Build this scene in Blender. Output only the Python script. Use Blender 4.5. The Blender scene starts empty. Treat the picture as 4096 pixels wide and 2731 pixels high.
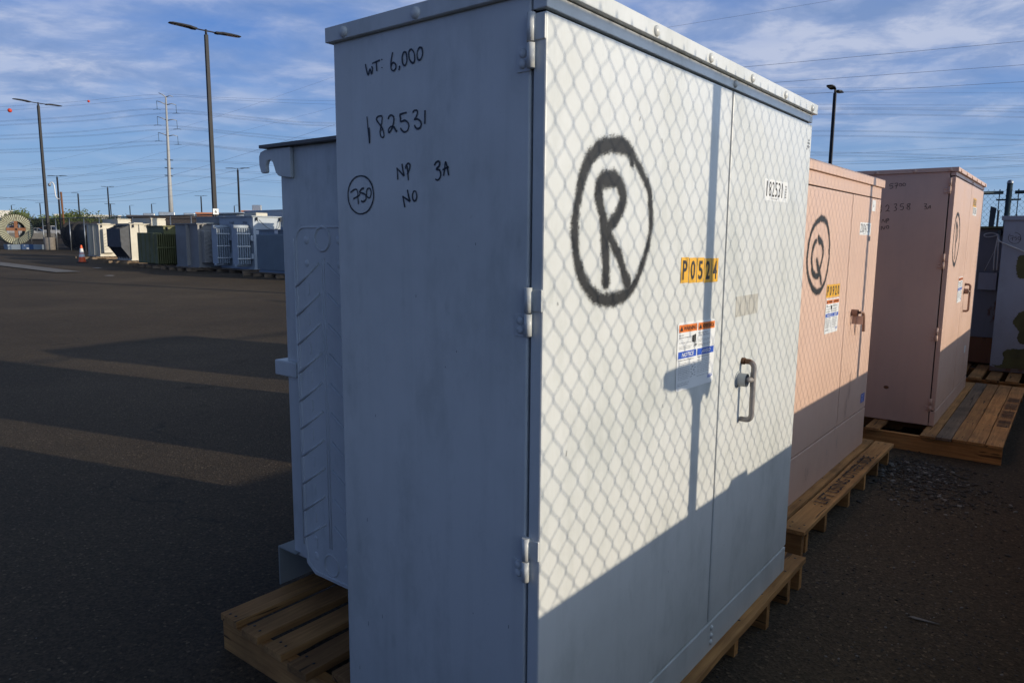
import bpy, bmesh, math, random, json
from mathutils import Vector, Matrix
from mathutils.noise import noise as mnoise
scene = bpy.context.scene
COL = scene.collection
R_ = math.radians
random.seed(7)

# ------------------------------------------------------------------ camera
PITCH, ROLL, LENS = 0.1413, 0.0076, 25.35
cam_d = bpy.data.cameras.new('camera'); cam = bpy.data.objects.new('camera', cam_d); COL.objects.link(cam)
cam_d.lens = LENS; cam_d.sensor_width = 36; cam_d.clip_start = 0.05; cam_d.clip_end = 3000
_F = Vector((0, math.cos(PITCH), -math.sin(PITCH))); _U = Vector((0, math.sin(PITCH), math.cos(PITCH))); _R = Vector((1, 0, 0))
_r = _R * math.cos(ROLL) + _U * math.sin(ROLL); _u = -_R * math.sin(ROLL) + _U * math.cos(ROLL)
m = Matrix((( _r.x, _u.x, -_F.x, 0), (_r.y, _u.y, -_F.y, 0), (_r.z, _u.z, -_F.z, 1.6), (0, 0, 0, 1)))
cam.matrix_world = m
scene.camera = cam

# ------------------------------------------------------------------ light
SUN_EL = R_(12.0); SUN_AZ = math.atan2(0.925, -0.38)          # clockwise from +Y
world = bpy.data.worlds.new("World"); scene.world = world; world.use_nodes = True
wn = world.node_tree; wn.nodes.clear()
def N(nt, t, **k):
    n = nt.nodes.new(t)
    for a, b in k.items():
        if a == 'inp':
            for i, v in b.items(): n.inputs[i].default_value = v
        else: setattr(n, a, b)
    return n
def ramp(nt, pts, interp='LINEAR'):
    n = nt.nodes.new('ShaderNodeValToRGB'); n.color_ramp.interpolation = interp
    e = n.color_ramp.elements
    while len(e) < len(pts): e.new(0.5)
    for i, (p, c) in enumerate(pts):
        e[i].position = p; e[i].color = c if len(c) == 4 else (*c, 1)
    return n
def G(v): return (v, v, v, 1)
sky = N(wn, 'ShaderNodeTexSky', sky_type='NISHITA', sun_disc=False, sun_elevation=SUN_EL, sun_rotation=SUN_AZ,
        altitude=300, air_density=1.0, dust_density=0.3, ozone_density=2.5)
tc = N(wn, 'ShaderNodeTexCoord'); sp = N(wn, 'ShaderNodeSeparateXYZ'); wn.links.new(tc.outputs['Generated'], sp.inputs[0])
zz = N(wn, 'ShaderNodeMath', operation='MAXIMUM', inp={1: 0.02}); wn.links.new(sp.outputs['Z'], zz.inputs[0])
za = N(wn, 'ShaderNodeMath', operation='ADD', inp={1: 0.10}); wn.links.new(zz.outputs[0], za.inputs[0])
dx = N(wn, 'ShaderNodeMath', operation='DIVIDE'); dy = N(wn, 'ShaderNodeMath', operation='DIVIDE')
wn.links.new(sp.outputs['X'], dx.inputs[0]); wn.links.new(za.outputs[0], dx.inputs[1])
wn.links.new(sp.outputs['Y'], dy.inputs[0]); wn.links.new(za.outputs[0], dy.inputs[1])
cb = N(wn, 'ShaderNodeCombineXYZ'); wn.links.new(dx.outputs[0], cb.inputs[0]); wn.links.new(dy.outputs[0], cb.inputs[1])
mp = N(wn, 'ShaderNodeMapping'); mp.inputs['Rotation'].default_value = (0, 0, R_(28)); mp.inputs['Scale'].default_value = (0.95, 1.1, 1)
mp.inputs['Location'].default_value = (3.1, 1.7, 0)
wn.links.new(cb.outputs[0], mp.inputs[0])
n1 = N(wn, 'ShaderNodeTexNoise', inp={'Scale': 1.0, 'Detail': 9, 'Roughness': 0.55, 'Distortion': 0.25}); wn.links.new(mp.outputs[0], n1.inputs['Vector'])
n2 = N(wn, 'ShaderNodeTexNoise', inp={'Scale': 0.45, 'Detail': 4, 'Roughness': 0.5}); wn.links.new(mp.outputs[0], n2.inputs['Vector'])
sm = N(wn, 'ShaderNodeMath', operation='MULTIPLY_ADD', inp={1: 0.55}); wn.links.new(n1.outputs['Fac'], sm.inputs[0])
s2 = N(wn, 'ShaderNodeMath', operation='MULTIPLY', inp={1: 0.45}); wn.links.new(n2.outputs['Fac'], s2.inputs[0]); wn.links.new(s2.outputs[0], sm.inputs[2])
cr = ramp(wn, [(0.40, G(0)), (0.48, G(0.6)), (0.56, G(1))]); wn.links.new(sm.outputs[0], cr.inputs[0])
el = ramp(wn, [(0.05, G(0.10)), (0.11, G(0.30)), (0.18, G(0.9)), (0.30, G(1.0))]); wn.links.new(sp.outputs['Z'], el.inputs[0])
ml2 = N(wn, 'ShaderNodeMath', operation='MULTIPLY'); wn.links.new(cr.outputs[0], ml2.inputs[0]); wn.links.new(el.outputs[0], ml2.inputs[1])
mfin = N(wn, 'ShaderNodeMath', operation='MULTIPLY', inp={1: 0.88}); wn.links.new(ml2.outputs[0], mfin.inputs[0])
n3 = N(wn, 'ShaderNodeTexNoise', inp={'Scale': 2.6, 'Detail': 8, 'Roughness': 0.6, 'Distortion': 0.3}); wn.links.new(mp.outputs[0], n3.inputs['Vector'])
ccol = ramp(wn, [(0.36, (2.2, 3.2, 5.5, 1)), (0.48, (3.2, 4.1, 6.3, 1)), (0.60, (5.6, 6.1, 7.6, 1))]); wn.links.new(n3.outputs['Fac'], ccol.inputs[0])
tint = N(wn, 'ShaderNodeMix', data_type='RGBA', blend_type='MULTIPLY', inp={0: 1.0}); wn.links.new(sky.outputs[0], tint.inputs[6]); tint.inputs[7].default_value = (0.70, 1.0, 1.7, 1)
# thin high haze: paler towards the horizon, brighter round the sun
hz_ = ramp(wn, [(0.0, G(.95)), (0.16, G(.88)), (0.45, G(.75)), (0.9, G(.6))]); wn.links.new(sp.outputs['Z'], hz_.inputs[0])
hcol = ramp(wn, [(0.0, (3.1, 4.7, 6.6, 1)), (0.10, (2.3, 3.9, 6.4, 1)), (0.20, (1.45, 2.9, 6.2, 1)), (0.34, (0.9, 2.1, 5.6, 1))]); wn.links.new(sp.outputs['Z'], hcol.inputs[0])
mh = N(wn, 'ShaderNodeMix', data_type='RGBA'); wn.links.new(hz_.outputs[0], mh.inputs[0]); wn.links.new(tint.outputs[2], mh.inputs[6]); wn.links.new(hcol.outputs[0], mh.inputs[7])
mxw = N(wn, 'ShaderNodeMix', data_type='RGBA'); wn.links.new(mfin.outputs[0], mxw.inputs[0])
wn.links.new(mh.outputs[2], mxw.inputs[6]); wn.links.new(ccol.outputs[0], mxw.inputs[7])
sd = N(wn, 'ShaderNodeVectorMath', operation='DOT_PRODUCT'); wn.links.new(tc.outputs['Generated'], sd.inputs[0])
sd.inputs[1].default_value = (math.sin(SUN_AZ) * math.cos(SUN_EL), math.cos(SUN_AZ) * math.cos(SUN_EL), math.sin(SUN_EL))
gl = ramp(wn, [(0.38, (0, 0, 0, 1)), (0.70, (5.2, 7.2, 10.2, 1)), (0.9, (5.0, 5.8, 6.4, 1)), (1.0, (6, 5.5, 4.5, 1))]); wn.links.new(sd.outputs['Value'], gl.inputs[0])
hs = N(wn, 'ShaderNodeMix', data_type='RGBA', blend_type='ADD', inp={0: 1.0}); wn.links.new(gl.outputs[0], hs.inputs[7])
# the sky a quarter-turn from the sun and overhead is the deepest blue
bd = N(wn, 'ShaderNodeVectorMath', operation='DOT_PRODUCT'); wn.links.new(tc.outputs['Generated'], bd.inputs[0]); bd.inputs[1].default_value = (-.55, -.76, .35)
br_ = ramp(wn, [(0.0, G(1)), (0.75, (.40, .50, .72, 1))]); wn.links.new(bd.outputs['Value'], br_.inputs[0])
zr_ = ramp(wn, [(0.33, G(1)), (0.58, (.12, .115, .11, 1))]); wn.links.new(sp.outputs['Z'], zr_.inputs[0])
dm = N(wn, 'ShaderNodeMix', data_type='RGBA', blend_type='MULTIPLY', inp={0: 1.0}); wn.links.new(br_.outputs[0], dm.inputs[6]); wn.links.new(zr_.outputs[0], dm.inputs[7])
fin = N(wn, 'ShaderNodeMix', data_type='RGBA', blend_type='MULTIPLY', inp={0: 1.0}); wn.links.new(mxw.outputs[2], fin.inputs[6]); wn.links.new(dm.outputs[2], fin.inputs[7]); wn.links.new(fin.outputs[2], hs.inputs[6])
bg = N(wn, 'ShaderNodeBackground', inp={'Strength': 0.10}); wn.links.new(hs.outputs[2], bg.inputs[0])
wo = N(wn, 'ShaderNodeOutputWorld'); wn.links.new(bg.outputs[0], wo.inputs[0])

sun_d = bpy.data.lights.new('sun', 'SUN'); sun = bpy.data.objects.new('sun', sun_d); COL.objects.link(sun)
sun_d.energy = 3.4; sun_d.angle = R_(0.53); sun_d.color = (1.0, 0.89, 0.71)
SV = Vector((math.sin(SUN_AZ) * math.cos(SUN_EL), math.cos(SUN_AZ) * math.cos(SUN_EL), math.sin(SUN_EL)))
sun.rotation_euler = SV.to_track_quat('Z', 'Y').to_euler(); sun.location = (8, -4, 12)
scene.view_settings.view_transform = 'Standard'; scene.view_settings.look = 'None'
scene.view_settings.exposure = 0.0; scene.view_settings.gamma = 1.0
scene.render.engine = 'CYCLES'

# ------------------------------------------------------------------ materials
def newmat(name):
    mt = bpy.data.materials.new(name); mt.use_nodes = True; nt = mt.node_tree; nt.nodes.clear()
    o = nt.nodes.new('ShaderNodeOutputMaterial'); b = nt.nodes.new('ShaderNodeBsdfPrincipled'); nt.links.new(b.outputs[0], o.inputs[0])
    return mt, nt, b
def vary(nt, vec, base, dark, scale, detail=6, lo=0.35, hi=0.7, stretch=None, rough=.6):
    n = N(nt, 'ShaderNodeTexNoise', inp={'Scale': scale, 'Detail': detail, 'Roughness': rough})
    if stretch:
        mp = N(nt, 'ShaderNodeMapping'); mp.inputs['Scale'].default_value = stretch; nt.links.new(vec, mp.inputs[0]); nt.links.new(mp.outputs[0], n.inputs['Vector'])
    else: nt.links.new(vec, n.inputs['Vector'])
    r = ramp(nt, [(lo, G(0)), (hi, G(1))]); nt.links.new(n.outputs['Fac'], r.inputs[0])
    return r, n
def paint(name, col, rough=.45, dirt=(.45, .42, .36), amount=.25, rust=0.0, wav=.15, metallic=0, smudge=.12):
    """weathered sheet-metal paint: wipe marks, faint vertical runs, specks, optional rust"""
    mt, nt, b = newmat(name); L = nt.links.new
    tc = N(nt, 'ShaderNodeTexCoord'); v = tc.outputs['Object']
    base = N(nt, 'ShaderNodeRGB'); base.outputs[0].default_value = (*col, 1)
    d = (col[0] * dirt[0] * 1.6, col[1] * dirt[1] * 1.6, col[2] * dirt[2] * 1.6)
    r1, _ = vary(nt, v, 0, 0, 2.2, 7, .42, .72)
    r2, _ = vary(nt, v, 0, 0, 1.0, 6, .5, .75, stretch=(22, 22, 1.1))
    r3, _ = vary(nt, v, 0, 0, 70, 2, .70, .76)
    r5, _ = vary(nt, v, 0, 0, 3.4, 9, .50, .66, stretch=(1.5, 1.5, .7), rough=.68)
    r6, _ = vary(nt, v, 0, 0, 13, 4, .66, .72, stretch=(1, 1, .45), rough=.5)
    mA = N(nt, 'ShaderNodeMath', operation='MULTIPLY', inp={1: smudge}); L(r1.outputs[0], mA.inputs[0])
    mB = N(nt, 'ShaderNodeMath', operation='MULTIPLY', inp={1: amount * .6}); L(r2.outputs[0], mB.inputs[0])
    mC = N(nt, 'ShaderNodeMath', operation='MULTIPLY', inp={1: .35}); L(r3.outputs[0], mC.inputs[0])
    a1 = N(nt, 'ShaderNodeMath', operation='ADD'); L(mA.outputs[0], a1.inputs[0]); L(mB.outputs[0], a1.inputs[1])
    mE = N(nt, 'ShaderNodeMath', operation='MULTIPLY', inp={1: smudge * .9}); L(r5.outputs[0], mE.inputs[0]); mF = N(nt, 'ShaderNodeMath', operation='MULTIPLY_ADD', inp={1: smudge * .55}); L(r6.outputs[0], mF.inputs[0]); L(mE.outputs[0], mF.inputs[2]); a0 = N(nt, 'ShaderNodeMath', operation='ADD'); L(a1.outputs[0], a0.inputs[0]); L(mF.outputs[0], a0.inputs[1])
    a2 = N(nt, 'ShaderNodeMath', operation='ADD', use_clamp=True); L(a0.outputs[0], a2.inputs[0]); L(mC.outputs[0], a2.inputs[1])
    mx = N(nt, 'ShaderNodeMix', data_type='RGBA'); L(a2.outputs[0], mx.inputs[0]); L(base.outputs[0], mx.inputs[6]); mx.inputs[7].default_value = (*d, 1)
    out = mx.outputs[2]
    if rust > 0:
        r4, _ = vary(nt, v, 0, 0, 9, 8, .62 - rust * .2, .70 - rust * .2, stretch=(1, 1, .5))
        mr = N(nt, 'ShaderNodeMix', data_type='RGBA'); L(r4.outputs[0], mr.inputs[0]); L(out, mr.inputs[6]); mr.inputs[7].default_value = (.13, .055, .022, 1)
        out = mr.outputs[2]
    L(out, b.inputs['Base Color']); b.inputs['Metallic'].default_value = metallic
    rr = N(nt, 'ShaderNodeMapRange', inp={3: rough - .08, 4: rough + .16}); L(r1.outputs[0], rr.inputs[0]); L(rr.outputs[0], b.inputs['Roughness'])
    nb = N(nt, 'ShaderNodeTexNoise', inp={'Scale': 260, 'Detail': 2}); L(v, nb.inputs['Vector'])
    nw = N(nt, 'ShaderNodeTexNoise', inp={'Scale': 1.6, 'Detail': 1}); L(v, nw.inputs['Vector'])
    b1 = N(nt, 'ShaderNodeBump', inp={'Strength': .05, 'Distance': .002}); L(nb.outputs['Fac'], b1.inputs['Height'])
    b2 = N(nt, 'ShaderNodeBump', inp={'Strength': wav, 'Distance': .02}); L(nw.outputs['Fac'], b2.inputs['Height']); L(b1.outputs[0], b2.inputs['Normal'])
    L(b2.outputs[0], b.inputs['Normal'])
    return mt
def plain(name, col, rough=.6, metallic=0, var=.25, scale=6, bump=.1, bscale=40, trans=0):
    mt, nt, b = newmat(name); L = nt.links.new
    tc = N(nt, 'ShaderNodeTexCoord'); v = tc.outputs['Object']
    n = N(nt, 'ShaderNodeTexNoise', inp={'Scale': scale, 'Detail': 6}); L(v, n.inputs['Vector'])
    r = ramp(nt, [(.3, tuple(c * (1 - var) for c in col)), (.7, tuple(min(1, c * (1 + var)) for c in col))]); L(n.outputs['Fac'], r.inputs[0])
    L(r.outputs[0], b.inputs['Base Color']); b.inputs['Roughness'].default_value = rough; b.inputs['Metallic'].default_value = metallic
    nb = N(nt, 'ShaderNodeTexNoise', inp={'Scale': bscale, 'Detail': 3}); L(v, nb.inputs['Vector'])
    bp = N(nt, 'ShaderNodeBump', inp={'Strength': bump, 'Distance': .01}); L(nb.outputs['Fac'], bp.inputs['Height']); L(bp.outputs[0], b.inputs['Normal'])
    return mt
def wood(name, c1, c2, axis):
    """sawn pallet lumber, grain along the given local axis, tone differs per board"""
    mt, nt, b = newmat(name); L = nt.links.new
    tc = N(nt, 'ShaderNodeTexCoord'); oi = N(nt, 'ShaderNodeObjectInfo')
    ad = N(nt, 'ShaderNodeVectorMath', operation='ADD')
    sc = N(nt, 'ShaderNodeMath', operation='MULTIPLY', inp={1: 37.0}); L(oi.outputs['Random'], sc.inputs[0])
    cx = N(nt, 'ShaderNodeCombineXYZ'); L(sc.outputs[0], cx.inputs[0]); L(sc.outputs[0], cx.inputs[2])
    L(tc.outputs['Object'], ad.inputs[0]); L(cx.outputs[0], ad.inputs[1])
    s = [24, 24, 24]; s[axis] = 1.3
    mp = N(nt, 'ShaderNodeMapping'); mp.inputs['Scale'].default_value = s; L(ad.outputs[0], mp.inputs[0])
    n = N(nt, 'ShaderNodeTexNoise', inp={'Scale': 2.2, 'Detail': 8, 'Roughness': .65, 'Distortion': .6}); L(mp.outputs[0], n.inputs['Vector'])
    n2 = N(nt, 'ShaderNodeTexNoise', inp={'Scale': 3.0, 'Detail': 5}); L(ad.outputs[0], n2.inputs['Vector'])
    r = ramp(nt, [(.3, c2), (.5, tuple((a + d) / 2 for a, d in zip(c1, c2))), (.68, c1)]); L(n.outputs['Fac'], r.inputs[0])
    r2 = ramp(nt, [(.36, G(.45)), (.50, G(.9)), (.64, G(1.15))]); L(n2.outputs['Fac'], r2.inputs[0])
    m1 = N(nt, 'ShaderNodeMix', data_type='RGBA', blend_type='MULTIPLY', inp={0: .7}); L(r.outputs[0], m1.inputs[6]); L(r2.outputs[0], m1.inputs[7])
    rv = ramp(nt, [(0, G(.72)), (1, G(1.25))]); L(oi.outputs['Random'], rv.inputs[0])
    m2 = N(nt, 'ShaderNodeMix', data_type='RGBA', blend_type='MULTIPLY', inp={0: .8}); L(m1.outputs[2], m2.inputs[6]); L(rv.outputs[0], m2.inputs[7])
    L(m2.outputs[2], b.inputs['Base Color']); b.inputs['Roughness'].default_value = .85
    nc = N(nt, 'ShaderNodeTexNoise', inp={'Scale': 1.1, 'Detail': 3, 'Distortion': .3}); L(mp.outputs[0], nc.inputs['Vector'])
    rc = ramp(nt, [(.655, G(1)), (.675, G(.25))]); L(nc.outputs['Fac'], rc.inputs[0])
    m3 = N(nt, 'ShaderNodeMix', data_type='RGBA', blend_type='MULTIPLY', inp={0: 1}); L(m2.outputs[2], m3.inputs[6]); L(rc.outputs[0], m3.inputs[7]); L(m3.outputs[2], b.inputs['Base Color'])
    bp = N(nt, 'ShaderNodeBump', inp={'Strength': .6, 'Distance': .004}); L(n.outputs['Fac'], bp.inputs['Height']); L(bp.outputs[0], b.inputs['Normal'])
    return mt
def asphalt():
    mt, nt, b = newmat('asphalt'); L = nt.links.new
    tc = N(nt, 'ShaderNodeTexCoord'); v = tc.outputs['Object']
    n = N(nt, 'ShaderNodeTexNoise', inp={'Scale': .35, 'Detail': 8, 'Roughness': .6}); L(v, n.inputs['Vector'])
    r = ramp(nt, [(.3, (.072, .052, .033)), (.5, (.097, .069, .042)), (.7, (.124, .089, .055))]); L(n.outputs['Fac'], r.inputs[0])
    # aggregate
    vo = N(nt, 'ShaderNodeTexVoronoi', inp={'Scale': 95.0}); L(v, vo.inputs['Vector'])
    sep = N(nt, 'ShaderNodeSeparateColor'); L(vo.outputs['Color'], sep.inputs[0])
    rs = ramp(nt, [(.0, G(.55)), (.6, G(.95)), (.96, G(1.15)), (.996, G(2.2))]); L(sep.outputs[0], rs.inputs[0])
    m1 = N(nt, 'ShaderNodeMix', data_type='RGBA', blend_type='MULTIPLY', inp={0: 1}); L(r.outputs[0], m1.inputs[6]); L(rs.outputs[0], m1.inputs[7])
    nl = N(nt, 'ShaderNodeTexNoise', inp={'Scale': .13, 'Detail': 5, 'Roughness': .55}); L(v, nl.inputs['Vector'])
    rl = ramp(nt, [(.38, G(.82)), (.62, G(1.12))]); L(nl.outputs['Fac'], rl.inputs[0])
    no = N(nt, 'ShaderNodeTexNoise', inp={'Scale': 1.9, 'Detail': 4, 'Roughness': .5}); L(v, no.inputs['Vector'])
    ro = ramp(nt, [(.66, G(1)), (.74, G(.62))]); L(no.outputs['Fac'], ro.inputs[0])
    m0 = N(nt, 'ShaderNodeMix', data_type='RGBA', blend_type='MULTIPLY', inp={0: 1}); L(rl.outputs[0], m0.inputs[6]); L(ro.outputs[0], m0.inputs[7])
    mS = N(nt, 'ShaderNodeMix', data_type='RGBA', blend_type='MULTIPLY', inp={0: 1}); L(m1.outputs[2], mS.inputs[6]); L(m0.outputs[2], mS.inputs[7]); m1 = mS
    # fine grain
    ng = N(nt, 'ShaderNodeTexNoise', inp={'Scale': 60, 'Detail': 6, 'Roughness': .8}); L(v, ng.inputs['Vector'])
    rg = ramp(nt, [(.3, G(.6)), (.7, G(1.4))]); L(ng.outputs['Fac'], rg.inputs[0])
    m2 = N(nt, 'ShaderNodeMix', data_type='RGBA', blend_type='MULTIPLY', inp={0: .8}); L(m1.outputs[2], m2.inputs[6]); L(rg.outputs[0], m2.inputs[7])
    # cracks: warped cell edges, kept only in places
    wv = N(nt, 'ShaderNodeTexNoise', inp={'Scale': 1.4, 'Detail': 7}); L(v, wv.inputs['Vector'])
    va = N(nt, 'ShaderNodeVectorMath', operation='MULTIPLY_ADD'); L(wv.outputs['Color'], va.inputs[0]); va.inputs[1].default_value = (.9, .9, .9); L(v, va.inputs[2])
    ve = N(nt, 'ShaderNodeTexVoronoi', feature='DISTANCE_TO_EDGE', inp={'Scale': .30}); L(va.outputs[0], ve.inputs['Vector'])
    re = ramp(nt, [(.0, G(1)), (.0028, G(0))]); L(ve.outputs['Distance'], re.inputs[0])
    nk = N(nt, 'ShaderNodeTexNoise', inp={'Scale': .6, 'Detail': 3}); L(v, nk.inputs['Vector'])
    rk = ramp(nt, [(.52, G(0)), (.62, G(.6))]); L(nk.outputs['Fac'], rk.inputs[0])
    mk = N(nt, 'ShaderNodeMath', operation='MULTIPLY'); L(re.outputs[0], mk.inputs[0]); L(rk.outputs[0], mk.inputs[1])
    m3 = N(nt, 'ShaderNodeMix', data_type='RGBA'); L(mk.outputs[0], m3.inputs[0]); L(m2.outputs[2], m3.inputs[6]); m3.inputs[7].default_value = (.012, .011, .01, 1)
    L(m3.outputs[2], b.inputs['Base Color']); b.inputs['Roughness'].default_value = .88; b.inputs['Specular IOR Level'].default_value = .3
    bp = N(nt, 'ShaderNodeBump', inp={'Strength': .55, 'Distance': .006}); L(vo.outputs['Distance'], bp.inputs['Height'])
    bp2 = N(nt, 'ShaderNodeBump', inp={'Strength': .6, 'Distance': .012}); L(ng.outputs['Fac'], bp2.inputs['Height']); L(bp.outputs[0], bp2.inputs['Normal'])
    L(bp2.outputs[0], b.inputs['Normal'])
    return mt
def spray(name, col=(.012, .012, .012)):
    mt, nt, b = newmat(name); L = nt.links.new
    o = [n for n in nt.nodes if n.type == 'OUTPUT_MATERIAL'][0]
    at = N(nt, 'ShaderNodeAttribute', attribute_name='paint')
    tc = N(nt, 'ShaderNodeTexCoord')
    n = N(nt, 'ShaderNodeTexNoise', inp={'Scale': 420, 'Detail': 3, 'Roughness': .7}); L(tc.outputs['Object'], n.inputs['Vector'])
    n2 = N(nt, 'ShaderNodeTexNoise', inp={'Scale': 22, 'Detail': 5, 'Roughness': .75}); L(tc.outputs['Object'], n2.inputs['Vector'])
    s1 = N(nt, 'ShaderNodeMath', operation='MULTIPLY_ADD', inp={1: 1.3, 2: -.65}); L(n.outputs['Fac'], s1.inputs[0])
    s2 = N(nt, 'ShaderNodeMath', operation='MULTIPLY_ADD', inp={1: .9, 2: -.45}); L(n2.outputs['Fac'], s2.inputs[0])
    a = N(nt, 'ShaderNodeMath', operation='ADD'); L(s1.outputs[0], a.inputs[0]); L(s2.outputs[0], a.inputs[1])
    a2 = N(nt, 'ShaderNodeMath', operation='ADD'); L(a.outputs[0], a2.inputs[0]); L(at.outputs['Fac'], a2.inputs[1])
    r = ramp(nt, [(.17, G(0)), (.64, G(.985))], 'EASE'); L(a2.outputs[0], r.inputs[0])
    b.inputs['Base Color'].default_value = (*col, 1); b.inputs['Roughness'].default_value = .6
    tr = N(nt, 'ShaderNodeBsdfTransparent'); mx = N(nt, 'ShaderNodeMixShader'); L(r.outputs[0], mx.inputs[0]); L(tr.outputs[0], mx.inputs[1]); L(b.outputs[0], mx.inputs[2])
    L(mx.outputs[0], o.inputs[0])
    return mt
def brick(name, c1, c2):
    mt, nt, b = newmat(name); L = nt.links.new
    tc = N(nt, 'ShaderNodeTexCoord'); mp = N(nt, 'ShaderNodeMapping'); mp.inputs['Rotation'].default_value = (R_(90), 0, 0); L(tc.outputs['Object'], mp.inputs[0])
    br = N(nt, 'ShaderNodeTexBrick', inp={'Color1': (*c1, 1), 'Color2': (*c2, 1), 'Mortar': (.12, .11, .1, 1), 'Scale': 2.5}); L(mp.outputs[0], br.inputs['Vector'])
    L(br.outputs['Color'], b.inputs['Base Color']); b.inputs['Roughness'].default_value = .9
    return mt
def leafmat(name, c1, c2):
    mt, nt, b = newmat(name); L = nt.links.new
    tc = N(nt, 'ShaderNodeTexCoord'); n = N(nt, 'ShaderNodeTexNoise', inp={'Scale': 1.1, 'Detail': 4}); L(tc.outputs['Object'], n.inputs['Vector'])
    r = ramp(nt, [(.35, c1), (.65, c2)]); L(n.outputs['Fac'], r.inputs[0]); L(r.outputs[0], b.inputs['Base Color']); b.inputs['Roughness'].default_value = .8
    return mt
M = {}
M['pad_white'] = paint('pad_white', (.690, .692, .658), rough=.40, smudge=.60, amount=.42, dirt=(.46, .47, .46))
M['pad_pink'] = paint('pad_pink', (.70, .468, .352), rough=.5, smudge=.30, dirt=(.5, .5, .52))
M['pad_grey'] = paint('pad_grey', (.34, .36, .40), rough=.5, smudge=.3)
M['cream'] = paint('cream', (.60, .55, .44), rough=.5)
M['cream_grey'] = paint('cream_grey', (.29, .275, .26), rough=.5)
M['olive'] = paint('olive', (.17, .165, .065), rough=.6, smudge=.3, amount=.5)
M['pale_blue'] = paint('pale_blue', (.42, .47, .52), rough=.5)
M['steel_blue'] = paint('steel_blue', (.25, .31, .37), rough=.5)
M['dark_grey'] = plain('dark_grey', (.055, .06, .07), .6)
M['slot'] = plain('slot', (.006, .006, .006), .9)
M['rusty'] = paint('rusty', (.16, .12, .10), rough=.6, rust=.55, amount=.6)
M['tank_grey'] = paint('tank_grey', (.19, .195, .205), rough=.6, rust=.18, amount=.6)
M['rust_orange'] = paint('rust_orange', (.20, .085, .035), rough=.8, rust=.3, amount=.5)
M['handle'] = paint('handle', (.30, .27, .25), rough=.45, rust=.95)
M['hub'] = paint('hub', (.40, .42, .42), rough=.45, rust=.1)
M['handle_pink'] = paint('handle_pink', (.30, .17, .12), rough=.55, rust=.15)
M['marker'] = plain('marker', (.012, .013, .018), .4, var=.1)
M['marker_thin'] = plain('marker_thin', (.06, .05, .045), .5, var=.3)
M['spray'] = spray('spray')
M['yellow'] = plain('yellow', (.80, .42, .03), .5, var=.06, bump=0)
M['orange'] = plain('orange', (.78, .19, .02), .5, var=.05, bump=0)
M['blue'] = plain('blue', (.02, .09, .48), .5, var=.05, bump=0)
M['white'] = plain('white', (.78, .78, .76), .5, var=.04, bump=0)
M['ghost'] = plain('ghost', (.50, .48, .42), .5, var=.08, bump=0)
M['black'] = plain('black', (.012, .012, .013), .6, var=.2, bump=0)
M['digit'] = plain('digit', (.035, .03, .03), .7, var=.7, scale=140, bump=0)
M['text_grey'] = plain('text_grey', (.13, .13, .14), .6, var=.1, bump=0)
M['wood_a'] = wood('wood_a', (.58, .30, .10), (.32, .145, .045), 0)
M['wood_b'] = wood('wood_b', (.62, .31, .095), (.36, .155, .045), 1)
M['wood_grey'] = wood('wood_grey', (.28, .20, .13), (.16, .11, .07), 0)
M['nail'] = plain('nail', (.02, .017, .015), .5)
M['asphalt'] = asphalt()
M['concrete'] = plain('concrete', (.38, .32, .25), .9, var=.15, scale=5, bump=.3)
M['gutter'] = plain('gutter', (.20, .185, .17), .9, var=.2, scale=3, bump=.3)
M['block'] = plain('block', (.30, .28, .25), .9, var=.15, bump=.3)
M['pole'] = plain('pole', (.020, .019, .021), .65, metallic=0, var=.2)
M['galv'] = plain('galv', (.42, .44, .45), .38, metallic=.7, var=.15)
M['galv_dark'] = plain('galv_dark', (.06, .085, .09), .45, metallic=.5, var=.2)
M['wire'] = plain('wire', (.10, .11, .12), .5, metallic=.5, var=.1, bump=0)
M['line'] = plain('line', (.13, .16, .25), .6, var=.1, bump=0)
M['foot'] = paint('foot', (.30, .32, .31), rough=.6, amount=.5)
M['cover'] = paint('cover', (.16, .155, .15), rough=.6, amount=.5)
M['tower'] = plain('tower', (.38, .38, .37), .5, var=.1)
M['red'] = plain('red', (.65, .06, .03), .5, var=.1)
M['led'] = plain('led', (.6, .6, .58), .3, var=.1)
M['cone'] = plain('cone', (.90, .13, .03), .5, var=.1)
M['reel'] = paint('reel', (.46, .46, .32), rough=.7, amount=.9, smudge=.5, rust=.15)
M['reel_dark'] = plain('reel_dark', (.05, .045, .04), .8)
M['cable'] = plain('cable', (.05, .05, .052), .7, bump=.4, bscale=15)
M['crate_blue'] = paint('crate_blue', (.03, .09, .22), rough=.5)
M['trunk'] = plain('trunk', (.09, .065, .045), .9)
M['leaf'] = leafmat('leaf', (.05, .075, .018), (.15, .18, .045))
M['leaf2'] = leafmat('leaf2', (.04, .055, .02), (.10, .12, .04))
M['stone'] = plain('stone', (.06, .052, .045), .9, var=.6, scale=30)
M['stone_pale'] = plain('stone_pale', (.20, .185, .165), .85, var=.2)
M['white_wall'] = plain('white_wall', (.72, .68, .60), .8, var=.06)
M['brick_dark'] = brick('brick_dark', (.075, .062, .058), (.10, .08, .072))
M['orange_wall'] = plain('orange_wall', (.52, .22, .12), .9, var=.06)
M['glass'] = plain('glass', (.02, .025, .03), .15, var=.1, bump=0)
M['car_white'] = plain('car_white', (.72, .72, .72), .3, var=.03, bump=0)
M['car_red'] = plain('car_red', (.25, .04, .03), .3, var=.03, bump=0)
M['car_dark'] = plain('car_dark', (.05, .055, .065), .3, var=.03, bump=0)
M['car_silver'] = plain('car_silver', (.36, .37, .38), .3, var=.03, bump=0)
M['tyre'] = plain('tyre', (.02, .02, .02), .9)
M['strap'] = plain('strap', (.62, .60, .54), .8)
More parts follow.
